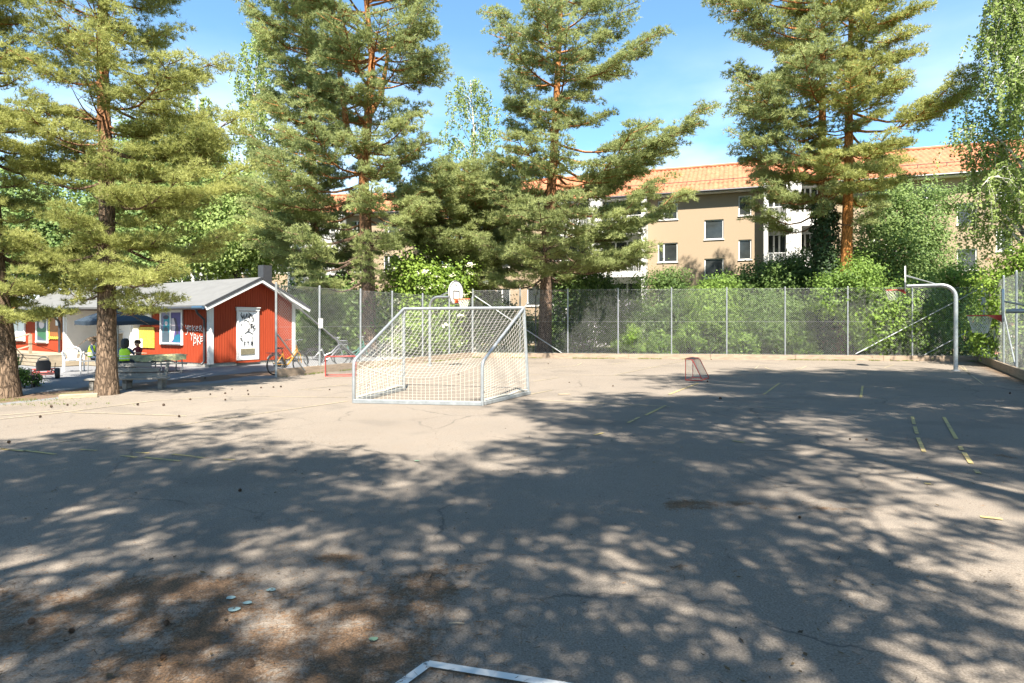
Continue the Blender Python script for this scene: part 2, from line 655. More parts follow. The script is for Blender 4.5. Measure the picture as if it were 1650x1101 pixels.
    bp.inputs['Distance'].default_value = 0.006
    L.new(math_('ADD', fine.outputs['Fac'], math_('MULTIPLY', mid.outputs['Fac'], 2.0)), bp.inputs['Height'])
    L.new(bp.outputs['Normal'], bs.inputs['Normal'])
    return m


GM = ground_material()


def ground():
    # one sheet: fine cells near the court, growing towards the horizon
    def axis(lo, hi, step, far, growth):
        a = list(np.arange(lo, hi + 1e-6, step))
        s, x = step, a[-1]
        while x < far:
            s *= growth
            x += s
            a.append(x)
        s, x = step, a[0]
        b = []
        while x > -far:
            s *= growth
            x -= s
            b.append(x)
        return np.array(b[::-1] + a)
    xs = axis(-24, 22, 0.16, 700, 1.35)
    ys = axis(1.0, 32, 0.16, 700, 1.35)
    X, Y = np.meshgrid(xs, ys)
    x, y = X.ravel(), Y.ravel()
    wig = (fbm(x, y, 0.9, 3) - 0.5)
    left_out = sd_line(x, y, NEAR_L, CORNER_L)          # >0 outside (left)
    far_out = sd_line(x, y, CORNER_L, CORNER_R)         # >0 beyond
    right_out = sd_line(x, y, CORNER_R, NEAR_R)
    outside = (far_out > 0.1) | (right_out > 0.1)
    # front edge of the needle strip under the near pines
    e0, e1 = gp(-250, 674), gp(420, 606)
    strip = sd_line(x, y, e0, e1) + 0.9 * wig            # >0 towards the shed
    ncourt = ~outside & (left_out < 0.05)
    litter = np.zeros_like(x)
    needle_band = np.clip(1 - np.abs(strip - 0.75 + 0.5 * wig) / 1.15, 0, 1) * (x < -5.2) * np.clip((-5.2 - x) / 2, 0, 1)
    litter = np.maximum(litter, np.clip(needle_band * 1.5, 0, 1))
    litter = np.maximum(litter, np.where(ncourt, np.clip(1 + (far_out + 0.1) / 0.55, 0, 1) * 0.8, 0))
    litter = np.maximum(litter, np.where(ncourt, np.clip(1 + (right_out + 0.1) / 1.6, 0, 1) * 0.85, 0))
    litter = np.maximum(litter, np.where(ncourt & (y > 18.5), np.clip(1 + left_out / 0.5, 0, 1) * 0.6, 0))

    def blob(px, py, rx, ry, a):
        cx, cy = gp(px, py)
        d = np.hypot((x - cx) / rx, (y - cy) / ry)
        return np.clip(1.35 - d, 0, 1) * a * np.clip(0.1 + 2.0 * (fbm(x, y, 4.5, 5) - 0.1), 0, 1.5)
    for b in ((1150, 815, 0.75, 0.22, 0.8), (1010, 810, 0.5, 0.16, 0.45), (1330, 818, 0.55, 0.2, 0.6), (1210, 915, 0.28, 0.10, 0.8),
              (1100, 915, 0.14, 0.07, 0.7), (1070, 940, 0.25, 0.15, 0.45), (1160, 990, 0.2, 0.08, 0.5), (955, 875, 0.3, 0.1, 0.5),
              (520, 900, 0.75, 0.18, 0.8), (290, 905, 0.3, 0.12, 0.6), (80, 960, 0.5, 0.2, 0.6), (420, 1040, 0.55, 0.2, 0.62),
              (200, 1040, 0.6, 0.3, 0.5), (640, 985, 0.7, 0.22, 0.5), (500, 1010, 0.5, 0.15, 0.6), (760, 930, 0.6, 0.2, 0.42),
              (1620, 735, 0.3, 0.2, 0.7), (1500, 690, 0.6, 0.3, 0.25), (100, 1085, 0.8, 0.25, 0.5), (860, 990, 0.5, 0.2, 0.4)):
        litter = np.maximum(litter, blob(*b))
    near = np.clip((4.75 + 0.7 * (fbm(x, y, 0.8, 14) - 0.5) + 0.12 * x - y) / 0.7, 0, 1) * np.clip((0.9 - x) / 1.4, 0, 1)
    litter = np.maximum(litter, near * (0.34 + 0.62 * fbm(x, y, 1.1, 8)))
    litter = np.clip(np.maximum(litter, 0.10 * fbm(x, y, 0.5, 11)), 0, 1)
    grass = np.where(outside, np.clip(np.maximum(far_out, right_out) / 0.5, 0, 1), 0.0)
    grass = np.maximum(grass, np.where((x < -24) | (y > 30.5), 1.0, 0.0))
    # a few weedy green tufts in the needle strip
    tuft = np.clip(fbm(x, y, 1.3, 21) - 0.58, 0, 1) * 3 * needle_band * (x < -10.0)
    grass = np.clip(np.maximum(grass, np.clip(tuft, 0, 0.8)), 0, 1)
    grass = np.where((y < 0.9) & (np.abs(x) < 24), 0, grass)
    fore = np.clip((strip - 1.4) / 0.4, 0, 1) * (x < -4.0) * (left_out > -0.6)
    fore = np.maximum(fore, np.where((left_out > 0) & (y < 31) & (x > -24), 1.0, 0.0))
    z = 0.012 * (fbm(x, y, 0.25, 31) - 0.5) * ((np.abs(x) < 24) & (y < 32))
    nx, ny = len(xs), len(ys)
    idx = np.arange(nx * ny).reshape(ny, nx)
    T = np.stack([idx[:-1, :-1], idx[:-1, 1:], idx[1:, 1:], idx[1:, :-1]], -1).reshape(-1, 4)
    o = np_mesh('ground', np.stack([x, y, z], -1), T, GM, smooth=True)
    a = o.data.attributes.new('zones', 'FLOAT_COLOR', 'POINT')
    c = np.stack([litter, grass, fore, np.ones_like(x)], -1).astype(np.float32)
    a.data.foreach_set('color', c.ravel())
    tag(o, kind='structure')
    return x, y, litter


GX, GY, GLIT = ground()


def line_strip(mb, pts, w, z=0.009):
    pts = [Vector((p[0], p[1], z)) for p in pts]
    left, right = [], []
    for i, p in enumerate(pts):
        d = (pts[min(i + 1, len(pts) - 1)] - pts[max(i - 1, 0)]).normalized()
        n = Vector((-d.y, d.x, 0))
        left.append(p + n * w / 2)
        right.append(p - n * w / 2)
    k = len(pts)
    mb.add(left + right, [(i + k, i + 1 + k, i + 1, i) for i in range(k - 1)])


def markings():
    y_, p_ = MB(), MB()

    def seg(mb, pxs, w=0.05):
        line_strip(mb, [gp(*q) for q in pxs], w)
    # yellow dashes
    for q in ([(1470, 672), (1473, 684)], [(1474, 688), (1478, 700)], [(1479, 706), (1489, 729)], [(1521, 673), (1541, 708)],
              [(1547, 720), (1550, 726)], [(1553, 730), (1565, 748)], [(1572, 758), (1577, 764)], [(1390, 622), (1387, 641)],
              [(1256, 618), (1231, 636)], [(1125, 618), (1078, 636)], [(1073, 654), (1040, 670)], [(1030, 673), (1012, 682)],
              [(972, 698), (958, 702)], [(1580, 834), (1615, 838)], [(40, 727), (90, 733)], [(0, 724), (40, 728)],
              [(128, 725), (156, 727)], [(195, 735), (220, 738)], [(233, 738), (290, 744)], [(220, 730), (240, 731)], [(300, 735), (328, 739)],
              [(360, 741), (378, 742)], [(278, 733), (300, 735)], [(1180, 711), (1200, 714)], [(1490, 780), (1500, 781)]):
        seg(y_, q, 0.05)
    # long pale court lines
    for q in ([(97, 713), (135, 708)], [(160, 706), (175, 703)], [(195, 699), (560, 647)], [(0, 676), (110, 664), (250, 646), (350, 640)],
              [(0, 670), (100, 662)], [(115, 665), (300, 671)], [(327, 673), (372, 675)], [(390, 639), (560, 641)], [(860, 645), (1010, 652), (1080, 656)],
              [(855, 636), (890, 629)], [(495, 627), (560, 620)], [(860, 615), (900, 609)], [(850, 604), (1060, 606)], [(990, 605), (1110, 580)],
              [(985, 588), (1000, 585), (1040, 583)], [(1010, 592), (1180, 594)], [(900, 592), (930, 589), (938, 585)], [(870, 594), (900, 592)],
              [(1290, 593), (1275, 597), (1300, 600)], [(1215, 596), (1222, 590), (1240, 588)], [(1232, 592), (1246, 598), (1262, 600)],
              [(1300, 590), (1285, 597)], [(1440, 588), (1425, 593)], [(1545, 590), (1585, 620)], [(1553, 592), (1563, 604)], [(1225, 656), (1280, 660)], [(1290, 663), (1330, 665)],
              [(0, 724), (60, 727)], [(600, 617), (800, 604)], [(640, 626), (830, 611)], [(510, 612), (560, 606)], [(480, 628), (520, 629)]):
        seg(p_, q, 0.036)
    tag(y_.build('court_markings', M['line_yellow']), kind='structure')
    tag(p_.build('court_lines', M['line_pale']), kind='structure')
    w_ = MB()
    a, b, c = gp(610, 1132), gp(689, 1074), gp(930, 1113)
    line_strip(w_, [a, b, (b[0] + 0.001, b[1])], 0.05, 0.012)
    line_strip(w_, [b, c], 0.05, 0.016)
    w_.build('white_court_lines', M['line_white'])['kind'] = 'structure'
    d1, d2 = MB(), MB()
    for mb, px, py, r in ((d1, 377, 985, 0.032), (d1, 399, 974, 0.024), (d1, 372, 966, 0.026), (d1, 437, 953, 0.026), (d2, 602, 1033, 0.022), (d2, 672, 744, 0.03)):
        x, y = gp(px, py)
        poly = [(x + r * 1.1 * math.cos(t) * (1 + 0.12 * math.sin(3 * t + px)), y + r * 0.9 * math.sin(t), 0.012) for t in np.linspace(0, 2 * PI, 13)[:-1]]
        mb.add(poly, [tuple(range(12))])
    tag(d1.build('paint_spot_markings', M['dot_blue']), kind='structure')
    tag(d2.build('green_paint_spot_markings', M['dot_green']), kind='structure')


markings()


def litter_needles():
    """loose dry needles, twigs and flakes, where the ground carries litter and near the camera"""
    n = 22000
    w = GLIT ** 1.5 * (GY < 7.5) * (GY > 1.5) * (np.abs(GX) < 8) * np.clip(3.5 / np.maximum(GY, 1), 0.2, 2)
    w = w / w.sum()
    k = RNG.choice(len(GX), n, p=w)
    x = GX[k] + RNG.normal(0, 0.12, n)
    y = GY[k] + RNG.normal(0, 0.12, n)
    m = 2500
    x = np.concatenate([x, RNG.uniform(-6, 6, m)])
    y = np.concatenate([y, RNG.uniform(2.0, 9, m)])
    n += m
    a = RNG.uniform(0, PI, n)
    ln = RNG.uniform(0.008, 0.022, n)
    wd = RNG.uniform(0.0006, 0.0013, n)
    big = RNG.random(n) < 0.008
    ln[big] *= 2.2
    wd[big] *= 2.5
    c, s = np.cos(a), np.sin(a)
    z = 0.011 + RNG.uniform(0, 0.006, n)
    V = np.zeros((n, 4, 3))
    for i, (u, v) in enumerate(((-1, -1), (1, -1), (1, 1), (-1, 1))):
        V[:, i, 0] = x + u * ln * c - v * wd * s
        V[:, i, 1] = y + u * ln * s + v * wd * c
        V[:, i, 2] = z + (u + 1) * 0.002 * RNG.random(n)
    T = np.arange(n * 4).reshape(n, 4)
    o = np_mesh('pine_needle_litter', V.reshape(-1, 3), T, M['litter'], tint=np.repeat(RNG.random(n), 4))
    tag(o, 'dry brown pine needles and twigs strewn over the asphalt', 'needle litter', kind='stuff')


litter_needles()


def leaf_fragments():
    n = 1500
    y = 2.4 + 7.5 * RNG.random(n) ** 1.6
    x = RNG.uniform(-0.85, 0.85, n) * y
    keep = fbm(x, y, 1.2, 41) > 0.47
    x, y = x[keep], y[keep]
    n = len(x)
    a = RNG.uniform(0, 2 * PI, n)
    ln = RNG.gamma(2.2, 0.0042, n) + 0.003
    wd = ln * RNG.uniform(0.25, 0.7, n)
    V = np.zeros((n, 4, 3))
    for i, (u, v) in enumerate(((-1, 0), (0, -1), (1, 0), (0, 1))):
        jx, jy = u * ln * RNG.uniform(0.6, 1.2, n), v * wd * RNG.uniform(0.6, 1.2, n)
        V[:, i, 0] = x + jx * np.cos(a) - jy * np.sin(a)
        V[:, i, 1] = y + jx * np.sin(a) + jy * np.cos(a)
        V[:, i, 2] = 0.012 + RNG.uniform(0, 0.008, n)
    o = np_mesh('leaf_fragments', V.reshape(-1, 3), np.arange(n * 4).reshape(n, 4), leaf_mat('dead_leaf', (0.025, 0.02, 0.015), (0.13, 0.085, 0.04), 0.0, 0.9), tint=np.repeat(RNG.random(n), 4))
    tag(o, 'tiny dark fragments of dead leaves and bark scattered over the asphalt', 'leaf litter', kind='stuff')


leaf_fragments()


# ---------------------------------------------------------------- foliage
def blades(c, d, K, ln, wd, rng, spread=0.9):
    """K narrow triangles leaving each tuft centre c (n,3) around direction d"""
    n = len(c)
    c, d, ln = c.astype(np.float32), d.astype(np.float32), np.asarray(ln, np.float32)
    q = rng.standard_normal((n, K, 3), dtype=np.float32)
    q /= np.linalg.norm(q, axis=2, keepdims=True)
    v = d[:, None, :] * 0.8 + q * spread
    v /= np.linalg.norm(v, axis=2, keepdims=True)
    L = rng.uniform(0.65, 1.15, (n, K, 1)).astype(np.float32) * ln[:, None, None]
    s = np.cross(v, rng.standard_normal((n, K, 3), dtype=np.float32))
    s /= np.linalg.norm(s, axis=2, keepdims=True) + 1e-9
    base = c[:, None, :] + v * L * 0.06
    tip = c[:, None, :] + v * L
    V = np.stack([base + s * wd, tip, base - s * wd], 2).reshape(-1, 3)
    return V, np.arange(n * K * 3).reshape(-1, 3)


def leaves(c, nrm, size, rng, asp=0.62):
    """one folded rhombus per centre"""
    n = len(c)
    nrm = nrm / (np.linalg.norm(nrm, axis=1, keepdims=True) + 1e-9)
    a = np.cross(nrm, rng.normal(0, 1, (n, 3)))
    a /= np.linalg.norm(a, axis=1, keepdims=True) + 1e-9
    b = np.cross(nrm, a)
    s = size[:, None]
    V = np.stack([c - a * s, c + b * s * asp, c + a * s, c - b * s * asp], 1).reshape(-1, 3)
    return V, np.arange(n * 4).reshape(-1, 4)


def interp(prof, z):
    zs = [p[0] for p in prof]
    return np.interp(z, zs, [p[1] for p in prof]), np.interp(z, zs, [p[2] for p in prof])


def pine_tree(label, x, y, trunk, r0, prof, seed, mats, whorl=0.5, per=4, tuft=0.21, K=11, wd=0.013, step=0.17, skip=0.12, forks=(), group='pine trees', dead=0, name='pine_tree', fol0=0.35, depth=1.0, bare=None, fill=12, puff=0.30, reach=(0.5, 1.1), tw=0.24, flat=0.5, lt=0.46, wtop=0.0, lift=1.0):
    """trunk: [(z, dx)] centreline, prof: [(z, left reach, right reach)] of the crown as it is seen from the yard"""
    rng = np.random.default_rng(seed)
    t = thing(name, label, 'pine tree', (x, y, 0), 0, group)
    tm = MB()
    H = trunk[-1][0]
    zs = np.linspace(0, H, 26)
    tx = np.interp(zs, [p[0] for p in trunk], [p[1] for p in trunk])
    rad = r0 * (1 - 0.80 * (zs / H) ** 1.15)
    rad[0] *= 1.28
    rad[1] *= 1.06
    wob = rng.normal(0, 0.02, (26, 2)).cumsum(0) * 0.5
    wob[:6] *= 0.2
    pts = [(-0.0 + tx[i] + wob[i, 0], wob[i, 1], zs[i] - (0.05 if i == 0 else 0)) for i in range(26)]
    tm.tube(pts, rad, 14)
    P = np.array(pts)

    def at(z):
        return np.array([np.interp(z, zs, P[:, 0]), np.interp(z, zs, P[:, 1]), z])
    stems = [(at, H, 0.0)]
    for fz, fx, fy, fh in forks:          # second leader leaving the trunk at fz
        p0 = at(fz)
        fpts = [p0, p0 + [fx * 0.7, fy * 0.7, (fh - fz) * 0.25], p0 + [fx, fy, (fh - fz) * 0.6], np.array([p0[0] + fx * 1.05, p0[1] + fy * 1.05, fh])]
        rr = np.interp(fz, zs, rad) * 0.75
        tm.tube(fpts, [rr, rr * 0.85, rr * 0.55, rr * 0.15], 9)
    C, D, W = [], [], []
    z = prof[0][0]
    ph = rng.uniform(0, 6.28)
    ztop = prof[-1][0]
    while z < ztop:
        frac = (z - prof[0][0]) / max(ztop - prof[0][0], 0.1)
        for k in range(per):
            if rng.random() < skip:
                continue
            a = ph + 2 * PI * k / per + rng.normal(0, 0.35)
            Lr, Rr = interp(prof, z)
            ca = math.cos(a)
            r = Lr * (1 - ca) / 2 + Rr * (1 + ca) / 2
            if abs(ca) < 0.55:
                r *= depth
            r *= rng.uniform(*reach)
            if r < 0.25:
                continue
            z0 = z + rng.normal(0, 0.12)
            p0 = at(min(z0, H))
            rise = -0.10 + 0.55 * frac * lift + rng.normal(0, 0.12)
            n = 7
            s = np.linspace(0, 1, n)
            bend = rng.normal(0, 0.14)
            ang = a + bend * s
            bp = np.stack([p0[0] + np.cos(ang) * r * s, p0[1] + np.sin(ang) * r * s, p0[2] + r * (rise * s - 0.22 * np.sin(s * PI) * (1 - frac) + 0.16 * s ** 3)], 1)
            br = max(0.014, 0.030 * r ** 0.5 * (r0 / 0.25) ** 0.5)
            tm.tube(bp, [br * (1 - 0.8 * q) for q in s], 5, False)
            nt = max(3, int(r / tw))
            for j in range(nt):
                q = fol0 + (1 - fol0) * (j + rng.random() * 0.8) / nt
                q = min(q, 1)
                b0 = np.array([np.interp(q, s, bp[:, i]) for i in range(3)])
                side = 1 if j % 2 else -1
                aa = a + bend + side * rng.uniform(0.5, 1.15)
                if j >= nt - 1:
                    aa = a + bend
                l2 = min(1.9, r * lt) * rng.uniform(0.6, 1.1) * (1.15 - 0.55 * q)
                up = rng.uniform(-0.05, 0.42)
                dv = np.array([math.cos(aa), math.sin(aa), up])
                e = b0 + dv * l2
                tm.tube([b0, b0 * 0.5 + e * 0.5 + [0, 0, -0.03 * l2], e], [br * 0.32, br * 0.24, br * 0.1], 3, False)
                # puffs of shoots along the outer twig
                m = max(1, int(round(l2 / step)))
                for i in range(m):
                    u = 0.25 + 0.75 * (i + rng.random()) / m
                    pc = b0 + dv * l2 * u + rng.normal(0, 0.05, 3)
                    rr = puff * rng.uniform(0.6, 1.2)
                    k2 = max(3, int(fill * (rr / puff) ** 2))
                    off = rng.normal(0, 1, (k2, 3))
                    off /= np.linalg.norm(off, axis=1, keepdims=True)
                    off *= rng.uniform(0.3, 1.0, (k2, 1)) ** 0.5
                    off[:, 2] = np.abs(off[:, 2] + 0.25) - 0.25
                    C.append(pc + off * [rr, rr, rr * flat])
                    D.append(off * 0.9 + [0, 0, 0.75] + dv * 0.35)
        z += whorl * rng.uniform(0.7, 1.3) * (1 - 0.35 * frac + wtop * frac)
        ph += 1.1 + rng.normal(0, 0.3)
    for _ in range(dead):                 # bare dead twigs below the crown
        z0 = rng.uniform(prof[0][0] * 0.55, prof[0][0] + 2)
        a = rng.uniform(0, 2 * PI)
        p0 = at(z0)
        r = rng.uniform(0.4, 1.3)
        e = p0 + [math.cos(a) * r, math.sin(a) * r, rng.uniform(-0.5, 0.1)]
        mid = (p0 + e) / 2 + [0, 0, 0.12]
        tm.tube([p0, mid, e], [0.018, 0.012, 0.004], 4, False)
    tm.build('trunk', mats[1], t, smooth=True)
    C, D = np.concatenate(C), np.concatenate(D)
    if bare is not None:
        keep = np.ones(len(C), bool)
        for (bx_, bz_, br_) in bare:
            keep &= np.hypot(C[:, 0] - bx_, C[:, 2] - bz_) > br_ * rng.uniform(0.7, 1.1, len(C))
        C, D = C[keep], D[keep]
    D /= np.linalg.norm(D, axis=1, keepdims=True)
    print(label, len(C), 'tufts', len(C) * K, 'blades')
    V, T = blades(C, D, K, rng.uniform(0.8, 1.2, len(C)) * tuft, wd, rng)
    clump = fbm(C[:, 0] * 1.3 + C[:, 1], C[:, 2] * 1.3, 0.8, seed)
    tint = np.clip(np.repeat(np.clip((clump - 0.25) * 1.3, 0, 1), K * 3) * 0.65 + np.repeat(rng.random(len(C) * K), 3) * 0.45, 0, 1)
    np_mesh('crown', V, T, mats[0], t, tint)
    return t


def leaf_cloud(blobs, n, size, rng, up=0.5, shell=0.55):
    """leaf centres and normals in lumpy clumps filling a list of ellipsoids (x,y,z,rx,ry,rz)"""
    vol = np.array([b[3] * b[4] * b[5] for b in blobs])
    cnt = np.maximum(20, (n * vol / vol.sum())).astype(int)
    Cs, Ns = [], []
    for b, k in zip(blobs, cnt):
        nc = max(6, int(k / 70))
        q = rng.normal(0, 1, (nc, 3))
        q /= np.linalg.norm(q, axis=1, keepdims=True)
        rr = rng.uniform(0.25, 1.0, (nc, 1)) ** shell
        cen = q * rr * [b[3], b[4], b[5]] + [b[0], b[1], b[2]]
        w = rng.integers(0, nc, k)
        sz = rng.uniform(0.6, 1.3, nc)[w] * min(b[3], b[5]) * 0.24 + 0.06
        off = rng.normal(0, 1, (k, 3)) * sz[:, None] * [1, 1, 0.7]
        Cs.append(cen[w] + off)
        Ns.append(off / (sz[:, None] + 1e-6) * 0.5 + q[w] * 0.5 + [0, -0.15, up] + rng.normal(0, 0.55, (k, 3)))
    return np.concatenate(Cs), np.concatenate(Ns)


def leafy(name, label, cat, x, y, blobs, n, size, mats, seed, trunk=None, group=None, flowers=None, part='crown', rz=0, zmin=0.03, up=0.5):
    rng = np.random.default_rng(seed)
    t = thing(name, label, cat, (x, y, 0), rz, group)
    C, Nn = leaf_cloud(blobs, n, size, rng, up)
    keep = C[:, 2] > zmin
    C, Nn = C[keep], Nn[keep]
    V, T = leaves(C, Nn, rng.uniform(0.65, 1.2, len(C)) * size, rng)
    cl = fbm(C[:, 0] + C[:, 1] * 0.7, C[:, 2], 1.1, seed)
    tint = np.clip(np.repeat((cl - 0.25) * 1.2, 4) * 0.6 + np.repeat(rng.random(len(C)), 4) * 0.5, 0, 1)
    np_mesh(part, V, T, mats[0], t, tint)
    tm = MB()
    if trunk:
        (r0, h, segs) = trunk
        pts = [(0, 0, -0.05)] + [(rng.normal(0, 0.04) * h * 0.2, rng.normal(0, 0.04) * h * 0.2, h * (i + 1) / segs) for i in range(segs)]
        tm.tube(pts, [r0 * (1 - 0.75 * i / segs) * (1.2 if i == 0 else 1) for i in range(segs + 1)], 10)
        for b in blobs:
            z0 = min(h * 0.85, max(h * 0.25, b[2] - 0.9 * abs(b[0]) - 0.5))
            i = z0 / h * segs
            p0 = Vector(pts[int(i)]).lerp(Vector(pts[min(int(i) + 1, segs)]), i - int(i))
            e = Vector((b[0], b[1], b[2]))
            tm.tube([p0, p0.lerp(e, 0.5) + Vector((0, 0, 0.12 * (e - p0).length)), e], [r0 * 0.38, r0 * 0.22, r0 * 0.07], 6, False)
            for _ in range(4):
                q = e + Vector(rng.normal(0, 0.55, 3) * [b[3], b[4], b[5]])
                tm.tube([p0.lerp(e, 0.6), q], [r0 * 0.14, r0 * 0.04], 4, False)
        tm.build('trunk', mats[1], t, smooth=True)
    else:
        for b in blobs:
            for _ in range(5):
                q = Vector((b[0], b[1], b[2])) + Vector(rng.normal(0, 0.5, 3) * [b[3], b[4], b[5]])
                q.z = max(q.z, 0.3)
                p0 = Vector((b[0] * 0.5 + rng.normal(0, 0.15), b[1] * 0.5 + rng.normal(0, 0.1), -0.03))
                tm.tube([p0, p0.lerp(q, 0.5) + Vector((0, 0, 0.15)), q], [0.022, 0.014, 0.004], 5, False)
        tm.build('stem', mats[1], t, smooth=True)
    if flowers:
        fm, k, fs = flowers
        ci = rng.choice(len(C), k)
        fc = C[ci] + Nn[ci] / np.linalg.norm(Nn[ci], axis=1, keepdims=True) * 0.10
        m = 16
        cc = np.repeat(fc, m, 0) + rng.normal(0, fs * 0.55, (k * m, 3)) * [1, 1, 0.5]
        V, T = leaves(cc, rng.normal(0, 0.4, (k * m, 3)) + [0, -0.5, 0.8], rng.uniform(0.5, 1, k * m) * fs * 0.42, rng, 0.9)
        np_mesh('blossoms', V, T, fm, t, np.repeat(rng.random(k * m), 4))
    return t


def birch_tree(label, x, y, trunk, r0, prof, seed, n=16, strands=9, drop=2.2, size=0.05, group='birch trees', leafmat=None, dens=1.0):
    rng = np.random.default_rng(seed)
    t = thing('birch_tree', label, 'birch tree', (x, y, 0), 0, group)
    tm = MB()
    H = trunk[-1][0]
    zs = np.linspace(0, H, 18)
    tx = np.interp(zs, [p[0] for p in trunk], [p[1] for p in trunk]) + rng.normal(0, 0.03, 18).cumsum() * 0.4
    rad = r0 * (1 - 0.88 * zs / H)
    tm.tube([(tx[i], 0, zs[i] - (0.05 if i == 0 else 0)) for i in range(18)], rad, 10)
    C, D = [], []
    for i in range(n):
        z0 = prof[0][0] + (prof[-1][0] - prof[0][0]) * (i + rng.random()) / n
        Lr, Rr = interp(prof, z0)
        a = rng.uniform(0, 2 * PI)
        for a in (a, a + PI + rng.normal(0, 0.5)):
            ca = math.cos(a)
            r = (Lr * (1 - ca) / 2 + Rr * (1 + ca) / 2) * rng.uniform(0.6, 1.05)
            zb = max(prof[0][0] * 0.6, z0 - r * 0.8)
            p0 = np.array([np.interp(zb, zs, tx), 0, zb])
            s = np.linspace(0, 1, 7)
            bp = np.stack([p0[0] + math.cos(a) * r * s, math.sin(a) * r * s, zb + (z0 - zb) * np.sin(s * PI * 0.62) / math.sin(PI * 0.62) - 0.2 * r * s ** 3], 1)
            rr = max(0.012, np.interp(zb, zs, rad) * 0.4)
            tm.tube(bp, [rr * (1 - 0.85 * q) for q in s], 5, False)
            for j in range(strands):
                q = 0.25 + 0.75 * (j + rng.random()) / strands
                b0 = np.array([np.interp(q, s, bp[:, k]) for k in range(3)])
                dl = drop * rng.uniform(0.35, 1.15)
                side = rng.normal(0, 0.35, 2)
                m = max(6, int(dl / 0.05 * dens))
                u = rng.random(m)
                cc = b0 + np.stack([side[0] * np.sqrt(u), side[1] * np.sqrt(u), 0.10 - dl * u ** 1.1], 1) + rng.normal(0, 0.065, (m, 3))
                C.append(cc)
                D.append(rng.normal(0, 0.7, (m, 3)) + [0, -0.1, 0.35])
                e = b0 + [side[0], side[1], -dl * 0.9]
                tm.tube([b0, b0 * 0.6 + e * 0.4 + [side[0] * 0.2, side[1] * 0.2, 0.1], e], [0.007, 0.005, 0.002], 3, False)
    tm.build('trunk', M['birch_bark'], t, smooth=True)
    C, D = np.concatenate(C), np.concatenate(D)
    keep = C[:, 2] > 0.3
    C, D = C[keep], D[keep]
    V, T = leaves(C, D, rng.uniform(0.6, 1.2, len(C)) * size, rng, 0.7)
    cl = fbm(C[:, 0] + C[:, 1], C[:, 2], 1.0, seed)
    tint = np.clip(np.repeat((cl - 0.25) * 1.2, 4) * 0.6 + np.repeat(rng.random(len(C)), 4) * 0.5, 0, 1)
    np_mesh('crown', V, T, leafmat or M['birch_leaf'], t, tint)
    return t


# ================================================================ trees and bushes
def zof(py, y):
    return CAMH + (YH - py) * y / F


def prof_px(cx, y, rows):
    """crown outline from photo rows (py, left px, right px) -> (z, left reach, right reach), bottom first"""
    out = [(zof(r[0], y), max(0.15, (cx - r[1]) * y / F), max(0.15, (r[2] - cx) * y / F)) for r in rows]
    return sorted(out)


def trunk_px(cx, y, rows):
    return sorted((max(0.0, zof(r[0], y)), (r[1] - cx) * y / F) for r in rows)


PA, PB = (M['pine_a'], M['bark_a']), (M['pine_b'], M['bark_b'])

# near pines beside the bench
Y = 14.2
pine_tree('tall pine with orange upper trunk standing beside the grey slat bench', (172 - CX) * Y / F, Y,
          trunk_px(172, Y, [(638, 172), (500, 172), (380, 170), (200, 168), (0, 167), (-280, 168)]), 0.21,
          prof_px(170, Y, [(466, 95, 270), (455, 75, 335), (435, 60, 335), (390, 60, 330), (330, 75, 345), (260, 85, 355), (200, 70, 352), (140, 88, 345), (90, 85, 340), (40, 70, 345), (-10, 60, 340), (-120, 75, 300), (-230, 120, 230), (-290, 160, 180)]),
          11, PA, whorl=0.58, per=6, tuft=0.115, K=9, wd=0.0065, step=0.20, fill=34, puff=0.29, skip=0.04, tw=0.19, fol0=0.25, dead=14, depth=0.8, bare=[(-0.05, 5.3 + 0.3 * k, 0.36) for k in range(15)])
Y = 13.7
pine_tree('pine at the left edge with a thick grey-brown trunk and low green boughs', (6 - CX) * Y / F, Y,
          trunk_px(6, Y, [(642, 6), (550, 2), (440, -12), (300, -22), (100, -30), (-250, -30)]), 0.27,
          prof_px(-14, Y, [(495, -80, 95), (455, -100, 112), (400, -110, 118), (340, -110, 85), (280, -120, 95), (220, -120, 100), (150, -110, 70), (80, -110, 60), (20, -100, 52), (-60, -100, 45), (-200, -80, 30), (-250, -40, 0)]),
          12, PA, whorl=0.58, per=6, tuft=0.115, K=9, wd=0.0065, step=0.20, fill=40, puff=0.29, skip=0.04, tw=0.19, fol0=0.25, dead=10)

# pines behind the left fence
Y = 30.0
pine_tree('big pine with a forked orange trunk behind the left fence', (593 - CX) * Y / F, Y,
          trunk_px(593, Y, [(575, 595), (430, 593), (300, 585), (200, 592), (100, 600), (0, 590), (-90, 585)]), 0.36,
          prof_px(593, Y, [(440, 500, 650), (400, 440, 660), (330, 425, 720), (290, 450, 715), (250, 460, 690), (215, 480, 700), (180, 470, 705), (150, 460, 722), (120, 450, 730), (80, 455, 700), (40, 450, 712), (0, 450, 712), (-40, 480, 680), (-80, 550, 620)]),
          21, PB, whorl=0.62, per=5, tuft=0.19, K=8, wd=0.014, step=0.42, fill=22, puff=0.36, skip=0.08, forks=((9.2, -1.3, 0.3, 17.0), (11.5, 0.9, 0.2, 16.5)), dead=10, fol0=0.45, wtop=0.45)
Y = 33.0
pine_tree('pine crowding behind the forked one, above the shed gable', (508 - CX) * Y / F, Y,
          trunk_px(508, Y, [(570, 510), (400, 509), (200, 500), (-60, 492)]), 0.30,
          prof_px(505, Y, [(440, 440, 600), (400, 400, 580), (340, 405, 560), (280, 400, 545), (220, 425, 560), (170, 425, 545), (120, 415, 545), (70, 410, 540), (20, 412, 530), (-30, 430, 540), (-70, 480, 520)]),
          22, PB, whorl=0.66, per=6, tuft=0.19, K=8, wd=0.014, step=0.42, fill=22, puff=0.36, skip=0.08, dead=8)
Y = 34.0
